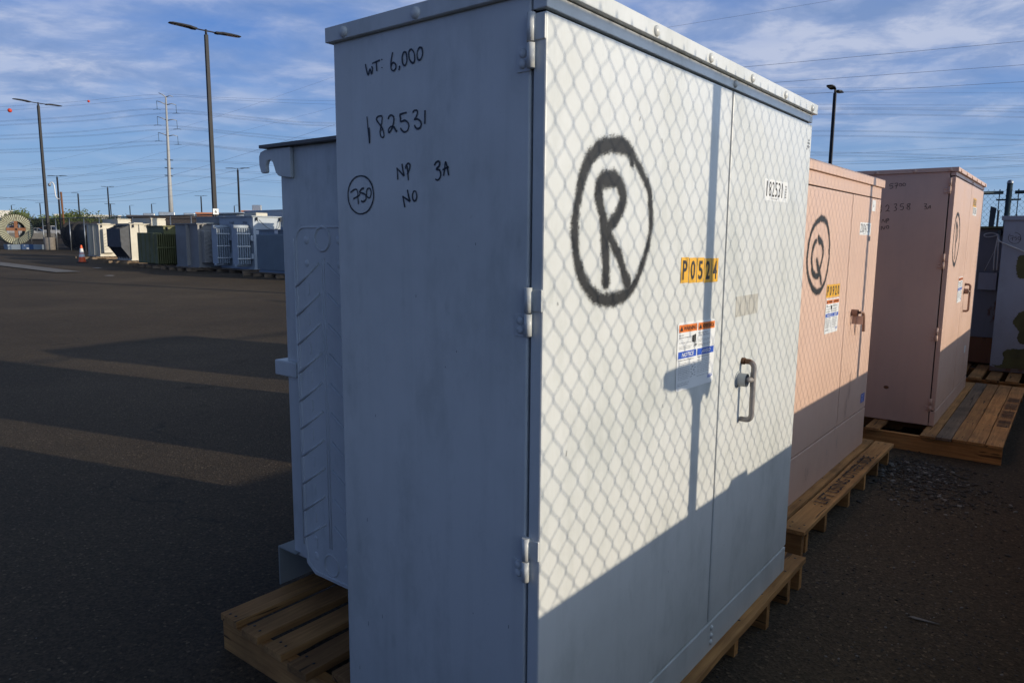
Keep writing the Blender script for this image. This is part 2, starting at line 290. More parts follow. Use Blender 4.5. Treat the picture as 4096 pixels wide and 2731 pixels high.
M['green_banner'] = plain('green_banner', (.02, .12, .06), .8)
M['paper'] = plain('paper', (.7, .7, .72), .8)
M['tarp'] = plain('tarp', (.55, .57, .60), .7)

# ------------------------------------------------------------------ mesh builder
class MB:
    def __init__(s, mats=None): s.v = []; s.f = []; s.mi = []; s.sm = []; s.cur = 0; s.mats = mats or []
    def use(s, key):
        if key not in s.mats: s.mats.append(key)
        s.cur = s.mats.index(key); return s
    def add(s, vs, fs, smooth=False):
        o = len(s.v); s.v += [tuple(p) for p in vs]; s.f += [tuple(i + o for i in f) for f in fs]
        s.mi += [s.cur] * len(fs); s.sm += [smooth] * len(fs); return s
    def box(s, x0, x1, y0, y1, z0, z1):
        return s.add([(x0, y0, z0), (x1, y0, z0), (x1, y1, z0), (x0, y1, z0), (x0, y0, z1), (x1, y0, z1), (x1, y1, z1), (x0, y1, z1)],
                     [(3, 2, 1, 0), (4, 5, 6, 7), (0, 1, 5, 4), (1, 2, 6, 5), (2, 3, 7, 6), (3, 0, 4, 7)])
    def tube(s, pts, r, n=8, cap=True, smooth=True):
        pts = [Vector(p) for p in pts]; rs = r if isinstance(r, (list, tuple)) else [r] * len(pts)
        vs = []; prev = None
        for i, p in enumerate(pts):
            t = (pts[min(i + 1, len(pts) - 1)] - pts[max(i - 1, 0)]).normalized()
            ref = prev if prev is not None else (Vector((0, 0, 1)) if abs(t.z) < .9 else Vector((1, 0, 0)))
            a = (ref - t * ref.dot(t))
            if a.length < 1e-5: a = t.orthogonal()
            a.normalize(); prev = a; b = t.cross(a)
            for k in range(n):
                q = 2 * math.pi * k / n; vs.append(p + (a * math.cos(q) + b * math.sin(q)) * rs[i])
        fs = [(i * n + k, i * n + (k + 1) % n, (i + 1) * n + (k + 1) % n, (i + 1) * n + k) for i in range(len(pts) - 1) for k in range(n)]
        s.add(vs, fs, smooth)
        if cap:
            o = len(s.v) - len(vs)
            s.f.append(tuple(o + k for k in reversed(range(n)))); s.f.append(tuple(o + (len(pts) - 1) * n + k for k in range(n)))
            s.mi += [s.cur] * 2; s.sm += [False] * 2
        return s
    def dome(s, c, nrm, r, h, n=14, rings=4):
        c = Vector(c); nrm = Vector(nrm).normalized(); a = nrm.orthogonal().normalized(); b = nrm.cross(a); vs = []
        for i in range(rings):
            t = (math.pi / 2) * i / rings
            for k in range(n):
                q = 2 * math.pi * k / n; vs.append(c + (a * math.cos(q) + b * math.sin(q)) * r * math.cos(t) + nrm * h * math.sin(t))
        vs.append(c + nrm * h)
        fs = [(i * n + k, i * n + (k + 1) % n, (i + 1) * n + (k + 1) % n, (i + 1) * n + k) for i in range(rings - 1) for k in range(n)]
        fs += [((rings - 1) * n + k, (rings - 1) * n + (k + 1) % n, rings * n) for k in range(n)]
        return s.add(vs, fs, True)
    def prism(s, poly, ax, d0, d1):
        """poly = list of 2-d points; ax = axis of extrusion (0,1,2)"""
        def P(p, d):
            return [(d, p[0], p[1]), (p[0], d, p[1]), (p[0], p[1], d)][ax]
        n = len(poly); vs = [P(p, d0) for p in poly] + [P(p, d1) for p in poly]
        fs = [tuple(range(n)), tuple(reversed(range(n, 2 * n)))] + [(i, n + i, n + (i + 1) % n, (i + 1) % n) for i in range(n)]
        return s.add(vs, fs)
    def ring(s, c, ax, R0, r, n=28, m_=6, sq=1.0):
        vs = []
        for i in range(n):
            q = 2 * math.pi * i / n
            for k in range(m_):
                t = 2 * math.pi * k / m_; rr = R0 + r * math.cos(t); h = r * math.sin(t)
                p = [(c[0] + h, c[1] + rr * math.cos(q), c[2] + rr * sq * math.sin(q)), (c[0] + rr * math.cos(q), c[1] + h, c[2] + rr * sq * math.sin(q)),
                     (c[0] + rr * math.cos(q), c[1] + rr * math.sin(q), c[2] + h)][ax]
                vs.append(p)
        fs = [(i * m_ + k, ((i + 1) % n) * m_ + k, ((i + 1) % n) * m_ + (k + 1) % m_, i * m_ + (k + 1) % m_) for i in range(n) for k in range(m_)]
        return s.add(vs, fs, True)
    def build(s, name, parent=None, mat=None, bevel=0, seg=2, fixn=True):
        me = bpy.data.meshes.new(name); me.from_pydata(s.v, [], s.f)
        for k in (s.mats or [mat]): me.materials.append(M[k] if isinstance(k, str) else k)
        for p, i, q in zip(me.polygons, s.mi, s.sm): p.material_index = i if s.mats else 0; p.use_smooth = q
        if fixn:
            bm = bmesh.new(); bm.from_mesh(me); bmesh.ops.recalc_face_normals(bm, faces=bm.faces); bm.to_mesh(me); bm.free()
        me.update(); o = bpy.data.objects.new(name, me); COL.objects.link(o)
        if parent: o.parent = parent
        if bevel:
            md = o.modifiers.new('bevel', 'BEVEL'); md.width = bevel; md.segments = seg; md.limit_method = 'ANGLE'; md.angle_limit = R_(40)
        return o
def empty(name, loc, rz, label, cat, group=None):
    o = bpy.data.objects.new(name, None); COL.objects.link(o); o.location = loc; o.rotation_euler = (0, 0, rz); o.empty_display_size = .2
    return tag(o, label, cat, group)
def tag(o, label, cat, group=None, kind=None):
    o['label'] = label; o['category'] = cat
    if group: o['group'] = group
    if kind: o['kind'] = kind
    return o
def structure(o): o['kind'] = 'structure'; return o
def copy_tree(o, parent=None):
    c = o.copy(); COL.objects.link(c); c.parent = parent
    for ch in list(o.children): copy_tree(ch, c)
    return c
_tc = {}
def text_geo(txt, bold=False):
    if (txt, bold) in _tc: return _tc[(txt, bold)]
    cu = bpy.data.curves.new('t', 'FONT'); cu.body = txt; cu.size = 1
    if bold: cu.offset = .022
    cu.resolution_u = 3
    ob = bpy.data.objects.new('t', cu); COL.objects.link(ob)
    bpy.context.view_layer.update()
    me = bpy.data.meshes.new_from_object(ob.evaluated_get(bpy.context.evaluated_depsgraph_get()))
    vs = [(v.co.x, v.co.y) for v in me.vertices]; fs = [tuple(p.vertices) for p in me.polygons]
    bpy.data.objects.remove(ob); bpy.data.curves.remove(cu); bpy.data.meshes.remove(me)
    if vs:
        x0 = min(v[0] for v in vs); x1 = max(v[0] for v in vs); y0 = min(v[1] for v in vs); y1 = max(v[1] for v in vs)
    else: x0 = x1 = y0 = y1 = 0
    _tc[(txt, bold)] = (vs, fs, x0, x1, y0, y1); return _tc[(txt, bold)]
def text_fit(mb, txt, x0, x1, y0, y1, fn, bold=False):
    """letters stretched into the rectangle; fn maps (x,y)->3-d"""
    vs, fs, a0, a1, b0, b1 = text_geo(txt, bold)
    if not vs: return
    sx = (x1 - x0) / max(a1 - a0, 1e-4); sy = (y1 - y0) / max(b1 - b0, 1e-4)
    mb.add([fn(x0 + (v[0] - a0) * sx, y0 + (v[1] - b0) * sy) for v in vs], fs)
def rect(mb, x0, x1, y0, y1, fn): mb.add([fn(x0, y0), fn(x1, y0), fn(x1, y1), fn(x0, y1)], [(0, 1, 2, 3)])
def smooth_pts(pts, k=4):
    if len(pts) < 3: return [tuple(map(float, p)) for p in pts]
    out = []
    for i in range(len(pts) - 1):
        p0 = pts[max(i - 1, 0)]; p1 = pts[i]; p2 = pts[i + 1]; p3 = pts[min(i + 2, len(pts) - 1)]
        for j in range(k):
            t = j / k
            out.append(tuple(.5 * (2 * b + (c - a) * t + (2 * a - 5 * b + 4 * c - d) * t * t + (3 * b - a - 3 * c + d) * t ** 3) for a, b, c, d in zip(p0, p1, p2, p3)))
    out.append(tuple(map(float, pts[-1]))); return out
def ribbons(mb, strokes, hw, fn):
    for st in strokes:
        p = smooth_pts([(a / 1000., b / 1000.) for a, b in st]); vs = []
        n = len(p)
        for i in range(n):
            ax, ay = p[max(i - 1, 0)]; bx, by = p[min(i + 1, n - 1)]; dx, dy = bx - ax, by - ay; l = math.hypot(dx, dy) or 1
            w = hw * (.85 + .3 * mnoise(Vector((p[i][0] * 40, p[i][1] * 40, 0))))
            vs += [(p[i][0] - dy / l * w, p[i][1] + dx / l * w), (p[i][0] + dy / l * w, p[i][1] - dx / l * w)]
        mb.add([fn(*q) for q in vs], [(2 * i, 2 * i + 1, 2 * i + 3, 2 * i + 2) for i in range(n - 1)])
def spray_decal(name, strokes, parent, step=.004, soft=.016, yoff=-.0016):
    segs = []
    for st in strokes:
        p = smooth_pts([(a / 1000., b / 1000., r / 1000.) for a, b, r in st], 3)
        segs += [(p[i], p[i + 1]) for i in range(len(p) - 1)]
    xs = [q[0] for s_ in segs for q in s_]; ys = [q[1] for s_ in segs for q in s_]
    x0, x1, y0, y1 = min(xs) - .04, max(xs) + .04, min(ys) - .04, max(ys) + .04
    nx = int((x1 - x0) / step) + 1; ny = int((y1 - y0) / step) + 1
    import numpy as np
    X, Y = np.meshgrid(x0 + np.arange(nx) * step, y0 + np.arange(ny) * step)
    best = np.full(X.shape, -9.0)
    for (a, b) in segs:
        dx, dy = b[0] - a[0], b[1] - a[1]; L2 = dx * dx + dy * dy + 1e-12
        t = np.clip(((X - a[0]) * dx + (Y - a[1]) * dy) / L2, 0, 1)
        d = np.hypot(X - a[0] - t * dx, Y - a[1] - t * dy); r = a[2] + (b[2] - a[2]) * t
        best = np.maximum(best, (r * .92 - d) / soft * .5 + .5)
    vs = [(float(X[j, i]), yoff, float(Y[j, i])) for j in range(ny) for i in range(nx)]
    keep = best > -.6
    fs = [(j * nx + i, j * nx + i + 1, (j + 1) * nx + i + 1, (j + 1) * nx + i) for j in range(ny - 1) for i in range(nx - 1)
          if keep[j, i] or keep[j + 1, i] or keep[j, i + 1] or keep[j + 1, i + 1]]
    me = bpy.data.meshes.new(name); me.from_pydata(vs, [], fs); me.materials.append(M['spray'])
    at = me.attributes.new('paint', 'FLOAT', 'POINT'); at.data.foreach_set('value', np.clip(best, -1, 2).ravel().astype('f'))
    bm = bmesh.new(); bm.from_mesh(me); bmesh.ops.delete(bm, geom=[v for v in bm.verts if not v.link_faces], context='VERTS'); bm.to_mesh(me); bm.free()
    o = bpy.data.objects.new(name, me); COL.objects.link(o); o.parent = parent; return o
def gz(x, y): return min(.0095 * max(0, math.hypot(x, y) - 9), 6)
STROKES = json.loads(r'''{"R_side":[[[568,2039],[564,2024],[558,2011],[551,2025],[545,2012],[541,2025],[546,2030]],[[542,2037],[528,2039],[513,2041]],[[527,2037],[526,2027],[525,2016]],[[506,2043],[506,2040]],[[506,2023],[506,2021]],[[466,2053],[471,2037],[473,2022],[471,2013],[464,2009],[456,2013],[455,2021],[462,2028],[469,2027],[472,2020]],[[443,2018],[442,2013],[445,2008]],[[424,2048],[420,2046],[417,2041],[416,2034],[416,2027],[418,2021],[421,2017],[424,2016],[428,2018],[431,2023],[432,2029],[432,2037],[430,2043],[427,2047],[424,2048]],[[402,2051],[398,2049],[393,2044],[390,2038],[389,2030],[389,2024],[392,2019],[395,2018],[400,2020],[404,2024],[408,2031],[409,2038],[409,2045],[406,2049],[402,2051]],[[369,2050],[365,2048],[363,2043],[362,2037],[363,2031],[366,2026],[370,2022],[374,2022],[378,2024],[380,2029],[381,2035],[380,2041],[377,2046],[373,2050],[369,2050]],[[566,1909],[564,1887],[561,1865],[558,1841]],[[559,1881],[557,1860],[558,1843]],[[512,1906],[524,1905],[530,1899],[522,1889],[510,1877],[503,1863],[504,1853],[513,1854],[517,1865],[514,1878],[510,1890],[508,1901],[512,1907]],[[486,1895],[482,1902],[474,1904],[466,1898],[466,1886],[474,1870],[484,1862],[485,1870],[477,1876],[466,1874],[459,1866],[454,1862]],[[419,1905],[432,1904],[445,1902]],[[444,1901],[441,1893],[441,1885],[428,1887],[417,1882],[412,1873],[417,1862],[428,1859],[437,1864],[442,1870]],[[398,1902],[393,1907],[383,1906],[382,1899],[387,1890],[393,1886],[382,1886],[372,1880],[369,1873],[373,1865],[382,1863],[389,1867],[392,1873]],[[356,1904],[356,1889],[357,1872]],[[454,1745],[455,1759],[456,1774]],[[458,1774],[445,1764],[432,1753]],[[431,1753],[435,1768],[438,1783]],[[420,1777],[418,1762],[416,1742]],[[425,1770],[424,1777],[416,1783],[410,1779],[411,1770],[416,1761],[420,1756]],[[326,1773],[321,1779],[312,1782],[308,1777],[311,1770],[319,1764],[309,1761],[305,1753],[307,1744],[315,1738],[323,1741]],[[296,1747],[292,1763],[289,1779],[283,1765],[279,1747]],[[299,1761],[290,1764],[279,1767]],[[430,1676],[433,1689],[437,1704]],[[438,1704],[425,1697],[411,1690]],[[411,1690],[416,1704],[420,1719]],[[394,1715],[391,1714],[389,1710],[387,1705],[387,1700],[389,1695],[391,1692],[395,1691],[398,1692],[401,1696],[402,1701],[402,1706],[400,1711],[398,1714],[394,1715]],[[595,1761],[582,1759],[570,1754],[560,1746],[552,1735],[548,1723],[546,1710],[548,1698],[554,1686],[562,1676],[573,1668],[585,1664],[598,1662],[612,1664],[624,1669],[635,1677],[643,1688],[648,1700],[649,1714],[647,1727],[641,1739],[632,1749],[621,1756],[609,1760],[595,1761]],[[639,1719],[627,1725],[614,1727],[609,1718],[609,1705],[607,1688]],[[628,1702],[614,1707],[603,1711],[601,1715]],[[584,1729],[593,1727],[600,1722],[601,1718],[590,1716],[578,1711],[576,1702],[582,1696],[591,1694],[596,1697]],[[565,1728],[560,1727],[557,1723],[556,1718],[556,1713],[558,1708],[561,1704],[565,1703],[569,1705],[573,1708],[574,1713],[574,1719],[572,1724],[569,1727],[565,1728]]],"P_side":[[[426,2057],[451,2052],[450,2037],[435,2039],[428,2027],[437,2019],[451,2019]],[[419,2055],[396,2057],[402,2038],[406,2015]],[[416,2036],[404,2038],[394,2039]],[[376,2054],[372,2052],[368,2049],[366,2045],[366,2041],[367,2036],[371,2034],[375,2033],[379,2034],[383,2037],[385,2041],[386,2046],[384,2050],[381,2053],[376,2054]],[[350,2055],[345,2054],[341,2051],[339,2047],[339,2042],[340,2038],[344,2036],[348,2035],[353,2036],[356,2039],[359,2043],[359,2048],[357,2052],[354,2055],[350,2055]],[[522,1891],[506,1891],[503,1872],[514,1863],[499,1849],[505,1830],[514,1828]],[[470,1875],[459,1890],[446,1878],[451,1856],[467,1837],[459,1845],[438,1840]],[[411,1892],[394,1898],[393,1881],[402,1871],[389,1861],[394,1846],[409,1844]],[[340,1898],[363,1893],[363,1875],[348,1878],[341,1865],[348,1850],[363,1850]],[[297,1897],[313,1894],[316,1883],[299,1868],[296,1854],[309,1852],[317,1864],[305,1877],[296,1890],[298,1899]],[[200,1891],[183,1892],[186,1880],[195,1873],[181,1867],[182,1854],[197,1852]],[[174,1851],[165,1869],[156,1879],[153,1856]],[[171,1863],[162,1864],[154,1865]],[[489,1749],[482,1777],[468,1754],[458,1782]],[[457,1746],[452,1779],[444,1782],[440,1771],[455,1761]],[[489,1693],[486,1721],[469,1697],[462,1724]],[[445,1727],[441,1725],[437,1722],[435,1718],[435,1713],[436,1708],[439,1705],[443,1704],[447,1705],[450,1708],[453,1713],[453,1718],[452,1722],[449,1725],[445,1727]]],"O_side":[[[-205,1711],[-220,1709],[-234,1703],[-247,1693],[-257,1681],[-264,1666],[-267,1650],[-267,1635],[-262,1620],[-254,1607],[-243,1597],[-230,1591],[-216,1589],[-200,1591],[-186,1597],[-173,1606],[-163,1619],[-156,1634],[-152,1650],[-153,1666],[-158,1680],[-166,1693]],[[-165,1671],[-193,1675],[-192,1649],[-191,1621]],[[-171,1644],[-187,1648],[-202,1652]],[[-229,1667],[-211,1665],[-212,1651],[-226,1649],[-229,1635],[-215,1626]],[[-250,1662],[-255,1661],[-259,1656],[-262,1650],[-262,1642],[-261,1636],[-257,1631],[-253,1630],[-248,1631],[-243,1636],[-241,1642],[-240,1650],[-242,1656],[-245,1661],[-250,1662]]],"R_spray":[[[272,1828,17],[311,1830,18],[345,1826,16],[380,1810,11],[410,1789,9],[441,1764,8],[470,1734,8],[486,1686,7],[490,1632,7],[473,1578,7],[443,1525,8],[415,1490,9],[360,1459,13],[279,1450,14],[214,1465,14],[164,1500,13],[133,1549,12],[120,1605,11],[121,1647,11],[131,1697,11],[151,1750,13],[182,1789,14],[223,1816,16],[272,1828,17]],[[374,1806,10],[380,1792,6]],[[263,1496,15],[260,1546,15],[253,1596,15],[246,1644,13],[232,1676,13],[220,1711,14],[231,1738,17],[270,1745,19],[309,1743,17],[337,1713,15],[331,1683,15],[301,1649,14],[270,1622,14],[295,1589,13],[327,1555,11],[353,1513,12],[374,1488,16]]],"Q_spray":[[[100,1724,16],[201,1708,12],[262,1651,9],[294,1581,8],[303,1499,8],[282,1422,8]],[[98,1735,8],[80,1719,13],[14,1699,12],[-60,1647,10],[-96,1581,9],[-105,1505,9],[-85,1434,9]],[[75,1625,8],[88,1607,18],[146,1589,13],[180,1538,9],[161,1485,9],[127,1432,9]],[[36,1602,12],[5,1586,11],[-23,1540,10],[-22,1489,10],[5,1441,10],[51,1415,12]],[[67,1503,7],[94,1460,12],[131,1416,12]],[[-107,1507,9],[-99,1469,9],[-74,1422,10],[-21,1374,12],[47,1335,14],[123,1318,15],[194,1332,12],[249,1371,9],[285,1427,8],[304,1500,8],[295,1550,8]],[[-11,1448,11],[41,1411,13],[116,1410,14]],[[68,1500,10],[98,1464,12],[146,1419,12],[181,1365,12]]],"P_spray":[[[276,1824,9],[363,1800,12],[442,1741,9],[485,1665,8],[499,1579,8],[453,1494,9],[380,1433,12],[316,1419,14],[221,1459,10],[159,1528,8],[147,1610,8],[151,1698,8],[177,1780,10],[246,1819,14]],[[316,1477,10],[295,1572,10],[277,1663,10],[244,1741,12]],[[239,1748,14],[319,1723,10],[357,1679,9],[343,1633,9],[308,1602,9]]]}''')
BG = json.loads(r'''{"wires":[[[[-144.76,200.0,34.77],[-137.68,200.0,35.5],[-118.91,200.0,36.87],[-94.99,200.0,39.07],[-79.2,200.0,38.4],[-47.78,200.0,37.73],[13.96,200.0,37.73],[81.52,200.0,37.78],[144.41,200.0,37.9]],0.03,1],[[[-144.83,200.0,33.98],[-137.78,200.0,34.48],[-114.28,200.0,36.34],[-91.31,200.0,38.42],[-79.22,200.0,37.95],[-47.8,200.0,36.83],[13.98,200.0,36.83],[81.57,200.0,36.99],[144.5,200.0,37.12]],0.03,1],[[[-145.09,200.0,31.38],[-138.02,200.0,31.88],[-116.85,200.0,33.31],[-95.69,200.0,35.41],[-71.85,200.0,33.53],[-47.93,200.0,32.09],[14.04,200.0,33.45],[81.6,200.0,36.65],[144.6,200.0,36.22]],0.03,2],[[[-145.19,200.0,30.35],[-138.11,200.0,30.86],[-114.36,200.0,32.28],[-90.61,200.0,34.38],[-69.31,200.0,32.67],[-47.95,200.0,31.41],[14.06,200.0,32.43],[81.69,200.0,35.3],[144.75,200.0,34.86]],0.03,2],[[[-145.45,200.0,27.62],[-138.37,200.0,28.13],[-117.1,200.0,29.31],[-95.83,200.0,31.17],[-71.98,200.0,29.3],[-48.05,200.0,27.89],[14.13,200.0,28.52],[81.98,200.0,31.0],[145.29,200.0,30.11]],0.03,2],[[[-145.54,200.0,26.71],[-138.45,200.0,27.22],[-114.54,200.0,28.36],[-90.62,200.0,30.19],[-69.38,200.0,28.41],[-48.07,200.0,27.09],[14.14,200.0,27.49],[82.06,200.0,29.76],[145.45,200.0,28.74]],0.03,2],[[[-145.82,200.0,23.85],[-138.71,200.0,24.36],[-117.29,200.0,25.35],[-95.85,200.0,27.02],[-72.05,200.0,25.11],[-48.16,200.0,23.66],[14.21,200.0,23.6],[82.35,200.0,25.42],[145.99,200.0,23.95]],0.03,2],[[[-145.89,200.0,23.16],[-138.78,200.0,23.67],[-114.7,200.0,24.62],[-90.61,200.0,26.26],[-69.43,200.0,24.39],[-48.18,200.0,22.97],[14.23,200.0,22.86],[82.41,200.0,24.62],[146.07,200.0,23.26]],0.03,2],[[[-146.35,200.0,18.44],[-139.23,200.0,18.84],[-115.51,200.0,20.17],[-94.15,200.0,22.17],[-68.27,200.0,21.21],[-48.24,200.0,20.67]],0.03,1],[[[-146.4,200.0,17.98],[-139.27,200.0,18.38],[-115.53,200.0,19.82],[-92.16,200.0,21.84],[-68.29,200.0,20.75],[-48.26,200.0,19.98]],0.03,1],[[[-146.55,200.0,16.36],[-139.42,200.0,16.76],[-115.67,200.0,18.03],[-94.28,200.0,19.98],[-68.36,200.0,18.96],[-48.3,200.0,18.36]],0.03,1],[[[-146.6,200.0,15.89],[-139.46,200.0,16.29],[-115.69,200.0,17.69],[-92.29,200.0,19.65],[-68.38,200.0,18.5],[-48.32,200.0,17.67]],0.03,1],[[[-146.76,200.0,14.27],[-139.61,200.0,14.67],[-115.82,200.0,16.01],[-94.4,200.0,18.02],[-68.45,200.0,16.88],[-48.36,200.0,16.16]],0.03,1],[[[-146.8,200.0,13.8],[-139.65,200.0,14.21],[-115.85,200.0,15.66],[-92.41,200.0,17.69],[-68.47,200.0,16.42],[-48.38,200.0,15.47]],0.03,1],[[[10.29,60.0,17.94],[18.57,60.0,19.28],[25.29,60.0,20.4],[41.44,60.0,23.09]],0.012,1],[[[11.96,45.0,11.68],[14.08,45.0,11.89],[22.3,45.0,12.68],[30.31,45.0,13.45],[32.05,45.0,13.64]],0.014,1],[[[14.09,45.0,10.87],[15.47,45.0,10.97],[22.91,45.0,11.53],[30.46,45.0,12.11],[32.21,45.0,12.25]],0.014,1],[[[15.17,45.0,10.2],[16.97,45.0,10.3],[23.76,45.0,10.71],[30.56,45.0,11.14],[32.32,45.0,11.25]],0.014,1],[[[32.38,90.0,19.77],[61.21,90.0,19.93],[64.76,90.0,19.95]],0.012,1],[[[33.24,90.0,19.24],[61.27,90.0,19.37],[64.82,90.0,19.4]],0.012,1],[[[32.48,80.0,10.96],[35.63,80.0,10.98],[55.03,80.0,12.04],[58.2,80.0,12.23]],0.013,1],[[[32.54,80.0,10.03],[43.21,80.0,10.4],[55.13,80.0,11.11],[58.31,80.0,11.32]],0.016,1],[[[32.56,80.0,9.75],[43.23,80.0,10.15],[55.16,80.0,10.86],[58.34,80.0,11.04]],0.016,1],[[[35.91,80.0,9.08],[48.61,80.0,9.5],[55.26,80.0,9.96],[58.44,80.0,10.17]],0.016,1],[[[43.47,80.0,9.0],[48.62,80.0,9.36],[55.28,80.0,9.78],[58.46,80.0,9.99]],0.016,1],[[[48.25,80.0,8.34],[55.38,80.0,8.81],[58.57,80.0,9.02]],0.016,1],[[[48.27,80.0,8.16],[55.4,80.0,8.63],[58.59,80.0,8.84]],0.016,1],[[[-65.11,90.0,5.89],[-62.96,90.0,6.01],[-49.88,90.0,7.32],[-41.57,90.0,8.99],[-31.18,90.0,12.02],[-21.58,90.0,15.12]],0.016,1],[[[-65.09,90.0,6.05],[-62.97,90.0,5.91],[-50.51,90.0,6.05],[-39.7,90.0,8.23],[-28.42,90.0,10.91],[-21.11,90.0,12.87]],0.016,1],[[[-59.95,90.0,9.85],[-49.17,90.0,12.15],[-36.12,90.0,15.82],[-21.58,90.0,20.63]],0.01,1],[[[-60.17,90.0,7.4],[-52.05,90.0,9.02],[-41.24,90.0,12.05],[-21.68,90.0,17.1]],0.01,1],[[[-86.8,120.0,7.46],[-83.94,120.0,7.56],[-67.3,120.0,8.1],[-56.29,120.0,9.02],[-38.12,120.0,8.04],[-28.38,120.0,7.48]],0.018,1],[[[-65.04,90.0,6.58],[-62.94,90.0,6.22],[-57.65,90.0,5.69],[-52.3,90.0,5.62],[-41.56,90.0,6.49],[-28.48,90.0,9.4],[-21.15,90.0,11.06]],0.016,1]],"balls":[[-113.82,200.0,37.14],[-135.14,200.0,34.61]],"tower":{"top":[-93.05,200.0,38.52],"base":[-93.45,200.0,6.02],"arms":[[[-94.97,200.0,39.46],[-91.18,200.0,38.54],[-93.05,200.0,38.41]],[[-95.62,200.0,37.38],[-90.49,200.0,36.41],[-93.0,200.0,36.39]],[[-95.7,200.0,33.32],[-90.5,200.0,32.34],[-93.07,200.0,32.32]],[[-95.66,200.0,29.19],[-90.5,200.0,28.26],[-93.08,200.0,28.24]]],"small":[[[-94.33,200.0,22.17],[-92.1,200.0,21.9]],[[-94.46,200.0,19.98],[-92.23,200.0,19.71]],[[-94.58,200.0,17.96],[-92.35,200.0,17.69]]]},"poles":[[-72.07,116.35,1.21,9.5],[-102.45,172.85,1.82,9.5],[-80.08,145.12,1.49,9.5],[-189.14,276.13,3.09,9.5],[-159.08,246.35,2.7,9.5],[-137.6,262.97,2.73,9.5],[-118.97,241.14,2.47,9.5],[-76.7,180.33,1.78,9.5],[-94.89,249.35,2.45,9.5],[-36.67,98.17,0.91,9.5],[-28.4,44.85,0.42,8.7],[-12.71,31.22,0.23,9.6],[16.82,39.24,0.32,9.0]]}''')
# ------------------------------------------------------------------ ground
def build_ground():
    radii = [0, 1.5, 3, 5, 7, 9, 11, 14, 18, 24, 32, 42, 55, 75, 100, 140, 200, 300, 450, 640, 900, 1500]
    vs = [(0, 0, 0)]; fs = []; n = 72
    for r in radii[1:]:
        for k in range(n):
            q = 2 * math.pi * k / n; vs.append((r * math.cos(q), r * math.sin(q), gz(r, 0)))
    for k in range(n): fs.append((0, 1 + k, 1 + (k + 1) % n))
    for i in range(len(radii) - 2):
        o = 1 + i * n
        for k in range(n): fs.append((o + k, o + n + k, o + n + (k + 1) % n, o + (k + 1) % n))
    me = bpy.data.meshes.new('ground'); me.from_pydata(vs, [], fs); me.materials.append(M['asphalt'])
    for p in me.polygons: p.use_smooth = True
    o = bpy.data.objects.new('ground', me); COL.objects.link(o); structure(o)
    mb = MB(); P = [(-42, 49.5), (-24.24, 34.26), (-16.34, 27.38), (-16.9, 26.79), (-22.46, 31.73), (-41, 46.8)]
    pts = []
    for (x0, y0), (x1, y1) in (((-42, 49.5), (-16.34, 27.38)), ((-41, 46.8), (-16.9, 26.79))):
        pts.append([(x0 + (x1 - x0) * i / 12, y0 + (y1 - y0) * i / 12) for i in range(13)])
    v = [(x, y, gz(x, y) + .03) for row in pts for x, y in row]
    mb.add(v, [(i, i + 1, 13 + i + 1, 13 + i) for i in range(12)]); structure(mb.build('path', mat='gutter'))
build_ground()

RX, RY, RYAW = 0.0672, 1.5752, 0.6657
def rotz(yaw): return math.pi / 2 - yaw

# ------------------------------------------------------------------ pad-mounted cabinets
def hinge(parent, z0, z1, H):
    """pin hinge wrapped round the left front corner; z0..z1"""
    zm = z0 + (z1 - z0) * .47
    mb = MB()
    mb.tube([(-.0085, .034, z0), (-.0085, .034, zm - .0015)], .0092, 16); mb.tube([(-.0085, .034, zm + .0015), (-.0085, .034, z1)], .0092, 16)
    o = mb.build('hinge', parent, H)
    mb = MB(); mb.box(-.0042, .002, .0012, .032, zm + .004, z1 - .004); mb.build('hinge_leaf', o, H, bevel=.002)
    mb = MB(); mb.box(-.003, .002, .040, .076, z0 - .004, zm - .004)
    for zz in (z0 + .012, zm - .018): mb.dome((-.003, .059, zz), (-1, 0, 0), .0105, .006)
    mb.build('hinge_plate', o, H, bevel=.0015)
def u_handle(parent, a, z, mat, L=.21, off=.045, drop=.06):
    mb = MB(); r = .0096; top = z + drop; bot = top - L
    p = [(a, -.006, top)]
    for i in range(7):
        q = math.pi / 2 * i / 6; p.append((a, -(off - .02) - .02 * math.sin(q), top - .02 + .02 * math.cos(q)))
    for i in range(7):
        q = math.pi / 2 * i / 6; p.append((a, -(off - .02) - .02 * math.cos(q), bot + .02 - .02 * math.sin(q)))
    p.append((a, -.006, bot)); mb.tube(p, r, 12)
    mb.tube([(a, -.001, top), (a, -.012, top)], .0125, 12)
    h = mb.build('handle', parent, mat)
    mb = MB(); hm = 'hub' if mat == 'handle' else mat; mb.use(hm); c_ = a - .030; mb.tube([(c_, 0, z), (c_, -.034, z)], .0235, 20, cap=False); mb.tube([(c_, -.034, z), (c_, 0, z)], .020, 20, cap=False)
    mb.tube([(c_, 0, z), (c_, -.004, z)], .030, 20)
    mb.use(mat); mb.box(a - .007, a + .007, -.050, -.036, z - .026, z + .026); mb.tube([(a - .030, -.026, z), (a, -.044, z)], .010, 10)
    mb.use('slot').dome((c_, -.016, z), (0, -1, 0), .020, .002); mb.use('galv').dome((c_, -.016, z), (0, -1, 0), .008, .010)
    mb.build('lock_hub', h)
    return h
def rivet(parent, c, nrm, mat, r=.0145, h=.009, name='rivet'):
    mb = MB(); mb.dome(c, nrm, r, h); return mb.build(name, parent, mat)
